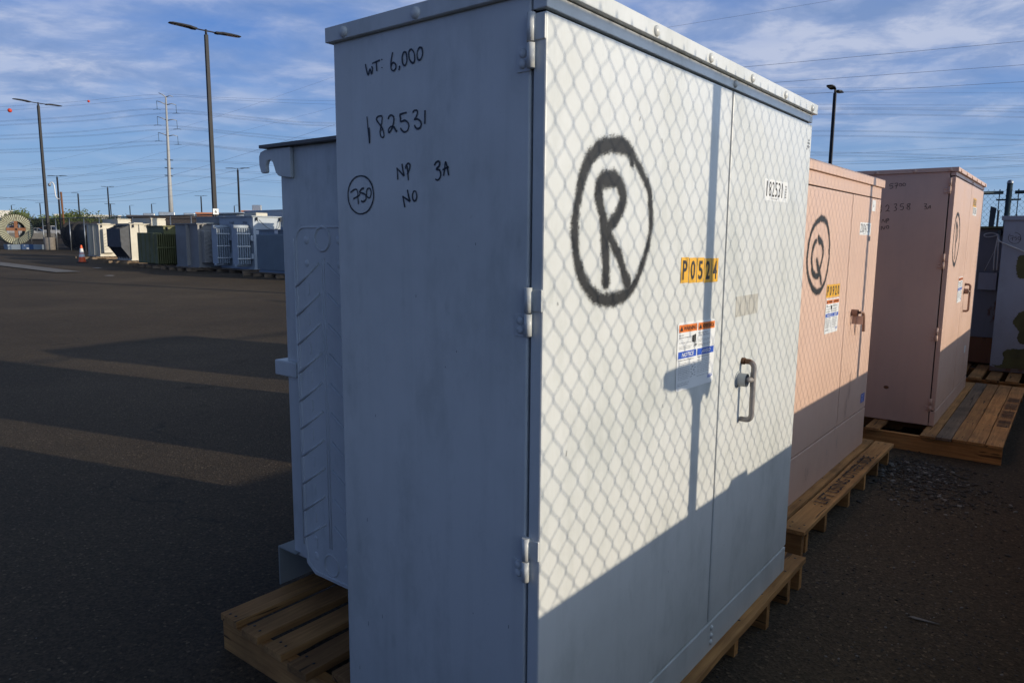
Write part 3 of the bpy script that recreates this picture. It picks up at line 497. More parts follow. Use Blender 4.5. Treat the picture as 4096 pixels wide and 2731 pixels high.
def warning_label(parent, a0, a1, z0, z1, dz=0.0, full=True):
    """two-column bilingual warning sticker"""
    W, H = a1 - a0, z1 - z0; y = -.0014
    def F(u, v, k=0): return (a0 + u * W, y - k * .0004, z0 + v * H + dz * u)
    mb = MB(); mb.use('white')
    c = .03; pl = [(c, 0), (1 - c, 0), (1, c), (1, 1 - c * .6), (1 - c, 1), (c, 1), (0, 1 - c * .6), (0, c)]
    mb.add([F(*p) for p in pl], [tuple(range(8))])
    for (u0, u1, v0, v1, mt, s) in ((.03, .49, .855, .965, 'orange', 'WARNING'), (.52, .98, .855, .965, 'orange', 'ADVERTENCIA'), (.03, .49, .475, .575, 'blue', 'NOTICE'), (.52, .98, .475, .575, 'blue', 'AVISO')):
        mb.use(mt); rect(mb, u0, u1, v0, v1, lambda p, q: F(p, q, 1))
        if mt == 'orange':
            mb.use('black'); mb.add([F(u0 + .02, v0 + .02, 2), F(u0 + .10, v0 + .02, 2), F(u0 + .06, v1 - .015, 2)], [(0, 1, 2)])
            text_fit(mb, s, u0 + .115, u1 - .02, v0 + .025, v1 - .025, lambda p, q: F(p, q, 2), True)
        else:
            mb.use('white'); text_fit(mb, s, u0 + (.08 if s == 'NOTICE' else .11), u1 - (.08 if s == 'NOTICE' else .11), v0 + .02, v1 - .02, lambda p, q: F(p + (q - v0) * .25, q, 2), True)
    mb.use('black')
    lines = [(.04, .15, .80, .022, 'Keep Out!'), (.04, .36, .765, .022, 'Hazardous Voltage Inside.'), (.04, .36, .695, .016, 'Can shock, burn, or cause death.'),
             (.04, .36, .635, .015, 'If open or unlocked immediately call'), (.04, .34, .61, .015, 'Salt River Project (602) 236-8811'),
             (.53, .80, .80, .022, 'Mantengase Alejado!'), (.53, .86, .765, .022, 'Contiene Voltaje Peligroso.'), (.53, .86, .70, .016, 'Puede producir choques electricos,'),
             (.53, .83, .675, .016, 'quemaduras o causar la muerte.'), (.53, .88, .635, .015, 'Si se encuentra abierto o sin llave llame a'), (.53, .82, .61, .015, 'Salt River Project (602) 236-8811'),
             (.04, .43, .435, .02, 'Energized Electrical Equipment'), (.53, .87, .435, .02, 'Equipo Electrico Energizado')]
    en = ['Obstructions impeding access can', 'cause delays when restoring electric', 'service. Please do not place any', 'obstructions (fences, shrubs, trees) or', 'closer than 12 feet in front of the doors', 'and 3 feet from the sides. Please contact', 'SRP Design at 602-236-0777 before placing', 'any temporary or permanent structure (sheds,', 'pads, models, accessory buildings, etc.)', 'within 12 feet of this equipment.']
    es = ['Obstrucciones pueden causar retrasos al restaurar', 'el servicio electrico. Por favor no ponga obstrucciones', '(cercas, arbustos, arboles) a menos de 12 pies', 'enfrente de las puertas o a 3 pies a los lados.', 'Por favor comuniquese con SRP Design 602-236-0777', 'antes de poner estructuras temporales o permanentes', '(tejados, modelos, edificios accesorios, etc.)', 'dentro de 12 pies de este equipo.']
    for i, s in enumerate(en): lines.append((.04, .34 - (.04 if i in (2, 9) else 0), .395 - i * .026, .013, s))
    for i, s in enumerate(es): lines.append((.53, .90 - .03 * (i % 3), .395 - i * .028, .013, s))
    lines += [(.04, .33, .10, .014, 'Direct sprinkler heads away'), (.04, .30, .075, .014, 'from this enclosure'), (.53, .85, .15, .014, 'Dirija los aspersores alejados de este equipo')]
    if full:
        for (u0, u1, v, h, s) in lines: text_fit(mb, s, u0, u1, v, v + h, lambda p, q: F(p, q, 1))
    else:
        mb.use('text_grey')
        for (u0, u1, v, h, s) in lines: rect(mb, u0, u1, v, v + h * .7, lambda p, q: F(p, q, 1))
    # pictogram: open box and running figure
    mb.use('black')
    mb.add([F(.37, .70, 1), F(.43, .68, 1), F(.43, .80, 1), F(.37, .79, 1)], [(0, 1, 2, 3)]); mb.add([F(.435, .68, 1), F(.47, .70, 1), F(.47, .81, 1), F(.435, .80, 1)], [(0, 1, 2, 3)])
    for q in (((.42, .66), (.48, .69)), ((.44, .64), (.50, .66)), ((.41, .62), (.46, .66)), ((.46, .62), (.49, .66))):
        (p0, q0), (p1, q1) = q; mb.add([F(p0, q0, 1), F(p0 + .02, q0, 1), F(p1 + .01, q1, 1), F(p1 - .01, q1, 1)], [(0, 1, 2, 3)])
    mb.use('text_grey')
    for i in range(16):
        u = .40 + .05 * math.sin(i * 2.4); v = .38 - i * .014; mb.add([F(u, v, 1), F(u + .05, v + .004, 1), F(u + .045, v + .010, 1), F(u + .01, v + .008, 1)], [(0, 1, 2, 3)])
    # utility emblem: rounded letters with a wave above
    mb.use('blue'); text_fit(mb, 'SRP', .82, .96, .085, .125, lambda p, q: F(p + (q - .085) * .3, q, 1), True)
    for i in range(5):
        u = .83 + i * .026; mb.add([F(u, .131, 1), F(u + .02, .131, 1), F(u + .018, .131 + .018 - abs(i - 2) * .004, 1), F(u + .004, .131 + .015 - abs(i - 2) * .004, 1)], [(0, 1, 2, 3)])
    return mb.build('warning_sticker', parent, fixn=False)
def digit_fit(mb, ch, x0, x1, z0, z1, fn, bold=True):
    if ch == '1': c = (x0 + x1) / 2; w = (x1 - x0) * .24; x0, x1 = c - w, c + w * .6
    text_fit(mb, ch, x0, x1, z0, z1, fn, bold)
def tile_number(parent, txt, a0, a1, z0, z1, dz=0.0, gap=.04):
    n = len(txt); w = (a1 - a0) / n; mb = MB()
    for i, ch in enumerate(txt):
        x0 = a0 + i * w + w * gap; x1 = a0 + (i + 1) * w - w * gap; d = dz * (i + .5) / n; jit = random.uniform(-.001, .001)
        mb.use('yellow'); rect(mb, x0, x1, z0 + d + jit, z1 + d + jit, lambda p, q: (p, -.0014, q))
        mb.use('digit'); m_ = (x1 - x0) * .2; digit_fit(mb, ch, x0 + m_, x1 - m_, z0 + d + .009, z1 + d - .009, lambda p, q: (p, -.0020, q))
    return mb.build('number_sticker', parent, fixn=False)
def serial_sticker(parent, txt, a0, a1, z0, z1, dz=0.0):
    mb = MB(); W = a1 - a0
    F = lambda p, q, k=0: (p, -.0014 - k * .0004, q + dz * (p - a0) / W)
    mb.use('white'); rect(mb, a0, a1, z0, z1, F)
    mb.use('digit'); H = z1 - z0
    for i, ch in enumerate(txt):
        w = W * .76 / len(txt); x = a0 + W * .04 + i * w
        digit_fit(mb, ch, x + w * .14, x + w * .86, z0 + H * .2, z1 - H * .1, lambda p, q: F(p, q, 1), False)
    mb.use('black'); text_fit(mb, 'SALT RIVER PROJECT', a0 + W * .3, a0 + W * .55, z0 + H * .06, z0 + H * .12, lambda p, q: F(p, q, 1))
    for i in range(14):
        z = z0 + H * .22 + i * H * .045; rect(mb, a0 + W * .86, a0 + W * .93, z, z + H * (.012 if i % 3 else .028), lambda p, q: F(p, q, 1))
    return mb.build('serial_sticker', parent, fixn=False)

def padmount(name, loc, rz, label, W, D, z0, zb, zt, lb, lt, gap, mat, tank_in=.4, tank_out=.4, tb=1.54, tzt=1.95, tank_mat=None, group=None, near=True, hmat='handle',
             hinges=None, radiators=('side',), header_bolt=None, lid_bolts=(), side_bolts=(), lid_over=.015, tank=True, door=True, hz=1.12, sill=True):
    t = empty(name, loc, rz, label, 'transformer', group); tm = tank_mat or mat; bv = .004 if near else 0
    mb = MB(); mb.box(0, W, .042, D, z0, lb); mb.build('cabinet', t, mat, bevel=bv)
    mb = MB(); mb.box(.012, W - .012, .012, .042, z0 + .02, lb); mb.build('door_frame', t, 'slot' if near else mat)
    mb = MB(); mb.box(0, W, .0, .036, zt + .007, lb - .002); hd = mb.build('header', t, mat, bevel=.002 if near else 0)
    mb = MB(); o = lid_over; mb.box(-o, W + o, -o, D + o, lb, lt); ld = mb.build('lid', t, mat, bevel=.0016 if near else 0)
    zl = (lb + lt) / 2
    for a in lid_bolts: rivet(ld, (a, -o, zl - .003), (0, -1, 0), mat)
    for b in side_bolts: rivet(ld, (-o, b, zl - .003), (-1, 0, 0), mat)
    if header_bolt: rivet(hd, (header_bolt, 0, (zt + lb) / 2 + .003), (0, -1, 0), mat, .013)
    if sill:
        mb = MB(); mb.box(0, W, -.001, .036, z0, zb - .008); sl = mb.build('sill', t, mat, bevel=bv)
    g = gap; e = .0042
    mb = MB(); mb.box(0, g - e, 0, .034, zb, zt); dl = mb.build('door', t, mat, bevel=bv)
    mb = MB(); mb.box(g + e, W, -.001, .034, zb, zt); dr = mb.build('door', t, mat, bevel=bv)
    for (h0, h1) in (hinges or []): hinge(dl, h0, h1, mat)
    if tank:
        a0, a1 = tank_in, W - tank_out; b0 = D; zf = .32 if near else .2
        mb = MB(); mb.box(a0, a1, b0, tb, zf - .02, tzt - .012); mb.box(a0 + (.2 if near else .02), a1 - .02, b0, tb - .03, z0, zf - .02); tk = mb.build('tank', t, tm, bevel=.006 if near else 0)
        mb = MB(); mb.box(a0 - .035, a1 + .035, b0, tb + .085, tzt - .012, tzt); cv = mb.build('tank_cover', tk, 'cover' if near else tm)
        mb = MB(); mb.box((a0 + a1) / 2 - .2, (a0 + a1) / 2 + .2, b0 + .1, b0 + .5, tzt + .006, tzt + .05); mb.build('hatch', tk, tm)
    return t, dl, dr

RROT = rotz(RYAW)
Rt, Rdl, Rdr = padmount('transformer', (RX, RY, 0), RROT, 'big light grey cabinet transformer in front, with a circled R sprayed on its door', 1.8664, .6966, .146, .2665, 2.0692, 2.1089, 2.1468, 1.0197, 'pad_white',
    hinges=[(1.957, 2.068), (1.386, 1.494), (.809, .915)], header_bolt=1.03, lid_bolts=(.457, .80, 1.136, 1.473, 1.803), side_bolts=(.634, .37, .11), group='cabinet transformers in the near row')
# lower bolts beside the door gap
for z in (.235, .205, .18): rivet(Rt, (1.052, -.001, z), (0, -1, 0), 'pad_white', .0105, .007)
u_handle(Rdr, 1.215, 1.115, 'handle', L=.21, off=.045, drop=.062)
spray_decal('sprayed_letter', STROKES['R_spray'], Rdl, .0035)
tile_number(Rdl, 'P0524', .684, .962, 1.476, 1.551, -.008)
warning_label(Rdl, .681, .958, 1.150, 1.358, -.008)
serial_sticker(Rdr, '182531', 1.345, 1.608, 1.745, 1.821)
mb = MB()
for i in range(5): mb.use('ghost'); rect(mb, 1.129 + i * .043, 1.129 + i * .043 + .041, 1.339, 1.410, lambda p, q: (p, -.0018, q))
mb.build('sticker_residue', Rdr, fixn=False)
mb = MB(); mb.use('text_grey')
mb.add([(1.822, -.0018, 2.002), (1.842, -.0018, 2.002), (1.832, -.0018, 2.009)], [(0, 1, 2)])
text_fit(mb, 'JPWER', 1.812, 1.848, 1.987, 1.996, lambda p, q: (p, -.0018, q), True); text_fit(mb, 'TESTOP', 1.808, 1.846, 1.974, 1.983, lambda p, q: (p, -.0018, q), True)
mb.add([(1.806, -.0018, 1.970), (1.818, -.0018, 1.970), (1.812, -.0018, 1.964)], [(0, 1, 2)]); mb.build('worn_sticker', Rdr, fixn=False)
def handwriting(parent, strokes, hw, fn, mat, words):
    i = 0
    for n_, lab in words:
        mb = MB(); ribbons(mb, strokes[i:i + n_], hw, fn); o = mb.build('handwriting', parent, mat, fixn=False); o['label'] = 'marker writing ' + lab; i += n_
handwriting(Rt, STROKES['R_side'], .0026, lambda p, q: (-.0014, p, q), 'marker', [(10, 'WT: 6,000'), (8, '182531'), (5, 'NP'), (3, '3A'), (4, 'NO'), (5, '750 in a ring')])
rs = random.Random(5)
for i in range(12):
    a = rs.uniform(.05, 1.8); z = rs.uniform(.3, 2.0); l = rs.uniform(.004, .014); w = .0016; t_ = rs.uniform(-.4, .4)
    mb = MB(); mb.add([(a, -.0016, z), (a + w, -.0016, z), (a + w + t_ * l, -.0016, z + l), (a + t_ * l, -.0016, z + l)], [(0, 1, 2, 3)]); mb.build('paint_chip', Rt, 'text_grey', fixn=False)
    b = rs.uniform(.08, .66); z = rs.uniform(.3, 2.0)
    mb = MB(); mb.add([(-.0014, b, z), (-.0014, b + .0018, z), (-.0014, b + .0013, z + l), (-.0014, b + .0002, z + l)], [(0, 1, 2, 3)]); mb.build('paint_chip', Rt, 'text_grey', fixn=False)
Rtank = [c for c in Rt.children if c.name.startswith('tank')][0]
# embossed radiator plates on the tank side
def plate(parent, bc, a, mat, w=.158, zt=1.645, zb=.365, detail=True):
    mb = MB(); poly = []
    r = .05
    for (cx, cz, q0) in ((bc + w - r, zt - r, 0), (bc - w + r, zt - r, 90)):
        for k in range(7): q = R_(q0 + 15 * k); poly.append((cx + r * math.cos(q), cz + r * math.sin(q)))
    poly += [(bc - w, zb + .10), (bc - w + .012, zb + .03), (bc - w + .06, zb)]
    poly += [(bc + w - .06, zb), (bc + w - .012, zb + .03), (bc + w, zb + .10)]
    mb.prism(poly, 0, a, a + .016)
    if detail:
        rim = [(a + .001, bc + (p[0] - bc) * .93, (zt + zb) / 2 + (p[1] - (zt + zb) / 2) * .982) for p in poly]; mb.tube(rim + [rim[0]], .0045, 6, cap=False)
        mb.ring((a, bc, zt - .05), 0, .040, .0055); mb.ring((a, bc, zb + .062), 0, .040, .0045)
        z = 1.426
        while z > .45:
            mb.tube([(a, bc + w - .004, z), (a, bc + .022, z + .086)], .0052, 6); mb.tube([(a, bc - w + .004, z), (a, bc - .022, z + .086)], .0052, 6); z -= .1035
        for s in (-1, 1):
            mb.tube([(a, bc + s * .006, 1.53), (a, bc + s * .006, .49)], .0022, 5)
        mb.tube([(a + .002, bc + w + .003, zt - .05), (a + .002, bc + w + .003, zb + .1)], .004, 5)
        for (s, z_, r_) in [(1, 1.591, .016), (-1, 1.591, .016), (1, 1.51, .013), (-1, 1.51, .013), (1, .507, .011), (-1, .507, .011), (1, .439, .016), (-1, .439, .016)]:
            mb.dome((a + .0005, bc + s * .088, z_), (-1, 0, 0), r_, .004)
        z = 1.44
        while z > .5:
            for s in (-1, 1): mb.prism([(bc + s * .09 + .011 * math.cos(R_(q)), z - .02 + .011 * math.sin(R_(q)) + (.012 if q < 180 else -.012)) for q in range(0, 360, 30)], 0, a - .002, a + .004)
            z -= .1035
    return mb.build('radiator_plate', parent, mat)
for i, a in enumerate((.26, .305, .35)):
    for bc in (1.110, .79): plate(Rtank, bc, a, 'pad_white', detail=(i == 0))
for bc in (1.110, .79):
    mb = MB(); mb.tube([(.27, bc, 1.595), (.40, bc, 1.595)], .03, 12); mb.build('radiator_pipe', Rtank, 'pad_white'); mb = MB(); mb.tube([(.27, bc, .43), (.40, bc, .43)], .03, 12); mb.build('radiator_pipe', Rtank, 'pad_white')
mb = MB(); mb.box(.375, 1.49, 1.45, 1.59, 1.055, 1.115); mb.build('stiffener', Rtank, 'pad_white', bevel=.004)
mb = MB(); mb.box(.38, 1.49, 1.50, 1.625, .312, .318); mb.box(.38, 1.49, 1.619, 1.625, .147, .312); mb.box(.62, .70, .70, 1.5, .147, .30); mb.build('tank_foot', Rtank, 'foot', bevel=.001)
hk = [(b - .05, z - .006) for b, z in [(1.693, 1.933), (1.663, 1.94), (1.623, 1.941), (1.551, 1.941), (1.5, 1.941), (1.501, 1.827), (1.557, 1.833), (1.580, 1.838), (1.596, 1.851), (1.606, 1.875), (1.615, 1.892), (1.634, 1.9), (1.651, 1.897), (1.659, 1.88), (1.657, 1.858), (1.663, 1.852), (1.688, 1.852), (1.694, 1.858), (1.704, 1.883), (1.704, 1.917)]]
for a in (.382, 1.47): mb = MB(); mb.prism(hk, 0, a, a + .016); mb.build('lifting_hook', Rtank, 'pad_white', bevel=.003)

QX, QY, QYAW = 1.6321 - .26 * math.sin(.6739), 3.9448 - .26 * math.cos(.6739), .6739
Qt, Qdl, Qdr = padmount('transformer', (QX, QY, 0), rotz(QYAW), 'shorter pink cabinet transformer with a circled Q, second in the near row', 1.742, .70, .146, .4216, 1.8868, 1.9679, 2.0195, 1.004, 'pad_pink',
    tzt=1.8, tb=1.70, group='cabinet transformers in the near row', lid_over=.016)
def shiftq(st): return [[(p[0] + 260,) + tuple(p[1:]) for p in s] for s in st]
spray_decal('sprayed_letter', shiftq(STROKES['Q_spray']), Qdl, .0045)
qs = .26
tile_number(Qdl, 'P0920', .300 + qs, .578 + qs, 1.275, 1.350, -.004, 0)
warning_label(Qdl, .306 + qs, .585 + qs, 1.060, 1.266, -.004, full=False)
serial_sticker(Qdr, '200473', .958 + qs, 1.246 + qs, 1.642, 1.722)
mb = MB(); mb.use('white'); rect(mb, 1.232 + qs, 1.328 + qs, 1.802, 1.876, lambda p, q: (p, -.0026, q)); mb.use('black'); mb.add([(1.27 + qs, -.003, 1.83), (1.285 + qs, -.003, 1.83), (1.278 + qs, -.003, 1.85)], [(0, 1, 2)]); mb.build('small_sticker', Qdr, fixn=False)
mb = MB(); mb.use('text_grey'); rect(mb, 1.206 + qs, 1.25 + qs, 1.603, 1.633, lambda p, q: (p, -.0026, q)); mb.build('small_sticker', Qdr, fixn=False)
mb = MB(); mb.use('blue'); rect(mb, 1.328 + qs, 1.426 + qs, .470, .534, lambda p, q: (p, -.0026, q)); mb.use('white'); text_fit(mb, 'BLUE', 1.345 + qs, 1.40 + qs, .512, .527, lambda p, q: (p, -.003, q), True)
for i in range(4): rect(mb, 1.34 + qs, 1.405 + qs, .478 + i * .008, .480 + i * .008, lambda p, q: (p, -.003, q))
mb.build('small_sticker', Qdr, fixn=False)
# curved handle of the second cabinet, lock tube and hanging chain
mb = MB(); a = .905 + qs
pts = smooth_pts([(a + .015, -.045, 1.145), (a + .05, -.05, 1.146), (a + .085, -.052, 1.135), (a + .105, -.052, 1.105), (a + .115, -.052, 1.07), (a + .125, -.052, 1.015)], 4)
mb.tube(pts, .0095, 10); h = mb.build('handle', Qdr, 'handle_pink')
mb = MB(); mb.use('handle_pink'); mb.tube([(a, 0, 1.145), (a, -.04, 1.145)], .021, 18, cap=False); mb.use('slot').dome((a, -.012, 1.145), (0, -1, 0), .019, .002); mb.use('galv').dome((a, -.014, 1.145), (0, -1, 0), .008, .012); mb.build('lock_hub', h)
mb = MB(); mb.box(a + .01, a + .012, -.07, -.004, 1.07, 1.125); mb.build('hasp', h, 'pad_pink')
mb = MB(); mb.tube([(a, -.03, 1.125), (a + .002, -.03, 1.0)], .0022, 5); mb.build('hanging_pin', h, 'handle_pink')
# smears of dirt on the pink door
def smears(parent, pts, mat):
    rs = random.Random(3)
    for (a, z, w, h) in pts:
        mb = MB()
        for k in range(9):
            x = a + rs.uniform(-w, w); y = z + rs.uniform(-h, h) * .6; l = rs.uniform(.2, .6) * h; ww = w * rs.uniform(.03, .12)
            mb.add([(x, -.0028, y - l), (x + ww, -.0028, y - l * .7), (x + ww * .8, -.0028, y + l), (x - ww * .2, -.0028, y + l * .8)], [(0, 1, 2, 3)])
        mb.build('dirt_smear', parent, mat, fixn=False)
M['smear'] = plain('smear', (.33, .235, .20), .7, var=.25, scale=80, bump=0)
smears(Qt, [(1.25, .66, .03, .10), (1.18, .50, .03, .08), (.95, .42, .02, .04), (1.02, .32, .02, .05), (.80, .31, .01, .04), (.40, .25, .03, .05)], 'smear')

PX, PY, PYAW = 3.3549, 5.5834, .6615
Pt, Pdl, Pdr = padmount('transformer', (PX, PY, 0), rotz(PYAW), 'tall dusty pink cabinet transformer with a circled P, third in the near row', 2.0162, .70, .15, .2754, 2.0923, 2.1300, 2.1618, 1.03, 'pad_pink',
    hinges=[(1.965, 2.085), (1.395, 1.51), (.83, .935), (.27, .37)], header_bolt=1.05, lid_bolts=(.12, .48, .84, 1.2, 1.55, 1.9), side_bolts=(.55, .28, .04), tb=1.65, hmat='handle_pink', group='cabinet transformers in the near row', lid_over=.015)
u_handle(Pdr, 1.17, 1.165, 'handle_pink', L=.24, off=.045, drop=.06)
spray_decal('sprayed_letter', STROKES['P_spray'], Pdl, .006)
warning_label(Pdl, .70, .98, 1.085, 1.305, 0, full=False)
mb = MB(); mb.use('yellow'); rect(mb, 1.21, 1.44, 1.915, 1.99, lambda p, q: (p, -.0024, q)); mb.use('text_grey')
for i in range(5): text_fit(mb, 'P0358'[i], 1.22 + i * .044, 1.252 + i * .044, 1.925, 1.98, lambda p, q: (p, -.003, q), True)
mb.build('number_sticker', Pdr, fixn=False)
serial_sticker(Pdr, '182358', 1.24, 1.53, 1.84, 1.915)
mb = MB(); mb.use('white'); rect(mb, 1.60, 1.70, .545, .615, lambda p, q: (p, -.0024, q)); mb.build('small_sticker', Pdr, fixn=False)
handwriting(Pt, STROKES['P_side'], .0022, lambda p, q: (-.0016, p, q), 'black', [(5, '5700'), (5, '182358'), (3, '3A'), (2, 'NP'), (2, 'NO')])
mb = MB(); mb.use('rust_orange'); mb.prism([(.36 + .02 * math.cos(R_(q)), .42 + .014 * math.sin(R_(q))) for q in range(0, 360, 30)], 0, -.0012, .001); mb.build('rust_spot', Pt)

# fourth unit, at the right edge: grey over-painted cabinet seen side-on, its rust-stained tank behind
def p_frame(a, b):
    u = Vector((math.sin(PYAW), math.cos(PYAW))); n = Vector((math.cos(PYAW), -math.sin(PYAW)))
    return PX + u.x * a - n.x * b, PY + u.y * a - n.y * b
OX, OY = p_frame(3.30, -.80)
Ot, Odl, Odr = padmount('transformer', (OX, OY, 0), rotz(PYAW), 'dull blue grey cabinet transformer at the right edge, olive paint showing through in patches', 1.9, .70, .155, .27, 1.80, 1.845, 1.892, 1.0, 'pad_grey',
    tank=False, lid_over=.025, group='cabinet transformers in the near row')
mb = MB(); mb.use('tank_grey'); mb.box(.42, 1.5, .70, 1.50, .48, 1.76); mb.use('rust_orange').box(.43, 1.49, .701, 1.49, .17, .48); tk = mb.build('tank', Ot, bevel=.006)
mb = MB(); mb.box(.33, 1.6, .70, 1.62, 1.76, 1.785); mb.build('tank_cover', tk, 'olive', bevel=.004)
mb = MB(); mb.box(.32, .419, .74, .92, 1.05, 1.25); mb.build('pipe_box', tk, 'pad_grey', bevel=.004)
mb = MB(); mb.box(.30, .418, .74, .775, 1.68, 1.74); mb.build('lifting_lug', tk, 'galv_dark', bevel=.004)
def offs(pts): return [(b + .80, z) for b, z in pts]
M['olive_patch'] = plain('olive_patch', (.095, .09, .026), .6, var=.3)
for k, pl in enumerate(([(-.311, 1.468), (-.277, 1.462), (-.258, 1.44), (-.253, 1.399), (-.248, 1.35), (-.253, 1.293), (-.268, 1.25), (-.272, 1.225), (-.30, 1.206), (-.36, 1.20), (-.43, 1.25), (-.46, 1.33), (-.44, 1.42), (-.38, 1.46)],
           [(-.365, .853), (-.316, .822), (-.29, .77), (-.267, .718), (-.30, .67), (-.34, .623), (-.335, .58), (-.324, .536), (-.357, .488), (-.42, .47), (-.50, .52), (-.55, .66), (-.50, .80)],
           [(-.213, .38), (-.235, .405), (-.269, .415), (-.33, .42), (-.402, .435), (-.50, .45), (-.66, .44), (-.68, .18), (-.424, .172), (-.208, .172), (-.15, .19), (-.123, .224), (-.145, .218), (-.166, .221), (-.20, .225), (-.218, .249), (-.222, .31)])):
    rp = random.Random(k + 40); q2 = []
    for i in range(len(pl)):
        (x0, y0), (x1, y1) = pl[i], pl[(i + 1) % len(pl)]
        for j in range(6): t_ = j / 6; q2.append((x0 + (x1 - x0) * t_ + rp.uniform(-.007, .007), max(.165, y0 + (y1 - y0) * t_ + rp.uniform(-.007, .007))))
    mb = MB(); mb.prism(offs(q2), 0, -.0018, .001); mb.build('exposed_paint_patch', Ot, 'olive_patch')
mb = MB(); mb.prism(offs([(-.09, .175), (-.10, .21), (-.2, .19), (-.35, .20), (-.5, .185), (-.68, .21), (-.69, .160), (-.09, .160)]), 0, -.0024, .001); mb.build('rust_edge', Ot, 'rusty')
mb = MB(); ribbons(mb, [[(p[0] + 800, p[1]) for p in s] for s in STROKES['O_side']], .0030, lambda p, q: (-.0014, p, q)); mb.build('handwriting', Ot, 'marker_thin', fixn=False)
def o2w(a, b, z):
    u = Vector((math.sin(PYAW), math.cos(PYAW))); n = Vector((math.cos(PYAW), -math.sin(PYAW)))
    return Vector((OX + u.x * a - n.x * b, OY + u.y * a - n.y * b, z))
mb = MB()
def stl(pts): return [(p.x, p.y, p.z) for p in (o2w(a, b + .80, z) for a, b, z in pts)]
mb.tube(stl(smooth_pts([(.29, -.035, 1.69), (.27, .02, 1.706), (.24, .075, 1.70), (.22, .098, 1.682), (.24, .075, 1.662), (.28, .02, 1.668), (.29, -.035, 1.688)], 4)), .006, 6)
mb.tube(stl(smooth_pts([(.29, -.035, 1.688), (.15, -.055, 1.64), (-.02, -.085, 1.61), (-.02, -.20, 1.555), (-.02, -.42, 1.46), (-.02, -.72, 1.36)], 4)), .007, 6)
mb.tube(stl(smooth_pts([(.29, -.037, 1.685), (.28, -.02, 1.48), (.28, -.025, 1.28)], 4)), .009, 6)
mb.tube(stl(smooth_pts([(.28, -.042, 1.685), (.22, -.055, 1.46), (.26, -.058, 1.285)], 4)), .009, 6)
mb.tube(stl(smooth_pts([(.10, -.06, 1.61), (.2, -.012, 1.48), (.28, .066, 1.27)], 4)), .0022, 5)
tag(mb.build('strap', mat='strap'), 'white strap looped round a lug of the olive patched cabinet', 'strap')

# ------------------------------------------------------------------ pallets
def nails(mb, pts, z):
    for x, y in pts: mb.dome((x, y, z), (0, 0, 1), .006, .0015, 8, 2)
def pallet(name, loc, rz, label, deck, stringers, hgt=.145, th=.028, along=0, mats=('wood_a', 'wood_b'), bottom=(), group='wooden pallets under the near row'):
    """deck: (c0, c1, e0, e1[, mat]) boards spanning e0..e1 along 'along'; stringers: (c0,c1,e0,e1) the other way"""
    t = empty(name, loc, rz, label, 'pallet', group); rs = random.Random(len(label))
    for d in deck:
        c0, c1, e0, e1 = d[:4]; mt = d[4] if len(d) > 4 else mats[0]; dz = rs.uniform(-.002, .001)
        mb = MB(); mb.use(mt)
        nseg = 8; vs = []
        for i in range(nseg + 1):
            e = e0 + (e1 - e0) * i / nseg; j0 = rs.uniform(-.0025, .0025); j1 = rs.uniform(-.0025, .0025); w = rs.uniform(-.0015, .0015)
            for (c, z) in ((c0 + j0, hgt - th), (c1 + j1, hgt - th), (c1 + j1, hgt + dz + w), (c0 + j0, hgt + dz + w)): vs.append((e, c, z) if along == 0 else (c, e, z))
        fs = [(0, 1, 2, 3), tuple(nseg * 4 + k for k in (3, 2, 1, 0))] + [(i * 4 + k, (i + 1) * 4 + k, (i + 1) * 4 + (k + 1) % 4, i * 4 + (k + 1) % 4) for i in range(nseg) for k in range(4)]
        mb.add(vs, fs); mb.use('nail')
        for s in stringers:
            sc = (s[0] + s[1]) / 2
            if e0 < sc < e1:
                for k in (.28, .72):
                    p = (sc + rs.uniform(-.008, .008), c0 + (c1 - c0) * k + rs.uniform(-.01, .01)); nails(mb, [p if along == 0 else (p[1], p[0])], hgt + dz + .001)
        mb.build('deck_board', t, bevel=.002)
    for s in stringers:
        c0, c1, e0, e1 = s[:4]; L = e1 - e0
        poly = [(e0, 0), (e0 + L * .14, 0)]
        if L > .8 and (len(s) < 5):
            for (q0, q1) in ((.15, .36), (.62, .83)):
                a, b = e0 + L * q0, e0 + L * q1; poly += [(a, 0), (a + .02, .035), (b - .02, .035), (b, 0)]
        poly += [(e1, 0), (e1, hgt - th - .001), (e0, hgt - th - .001)]
        mb = MB(); mb.prism(poly, 0 if along == 0 else 1, c0, c1); mb.build('stringer', t, mats[1], bevel=.0015)
    for s in bottom:
        mb = MB(); c0, c1, e0, e1 = s
        if along == 0: mb.box(e0, e1, c0, c1, .0, .018)
        else: mb.box(c0, c1, e0, e1, 0, .018)
        mb.build('bottom_board', t, mats[0])
    return t
dk = [(-.035, .10, .10, 2.075), (.16, .28, .09, 2.06), (.34, .46, .09, 2.06), (.52, .64, .09, 2.06), (.70, .82, .09, 2.06)]
for i, (b0, b1, e) in enumerate(((.845, .950, .125), (1.005, 1.110, .06), (1.168, 1.272, .075), (1.330, 1.435, .085), (1.492, 1.60, .098))): dk.append((b0, b1, e, 2.06))
pallet('pallet', (RX, RY, 0), RROT, 'pallet with widely gapped boards under the circled R cabinet', dk,
       [(.10, .142, -.02, 1.59, 1), (.74, .78, .0, 1.59), (1.30, 1.34, .0, 1.59), (1.575, 1.612, -.028, 1.59), (1.845, 1.885, -.028, 1.59), (2.015, 2.055, -.028, 1.59)])
qa = .26
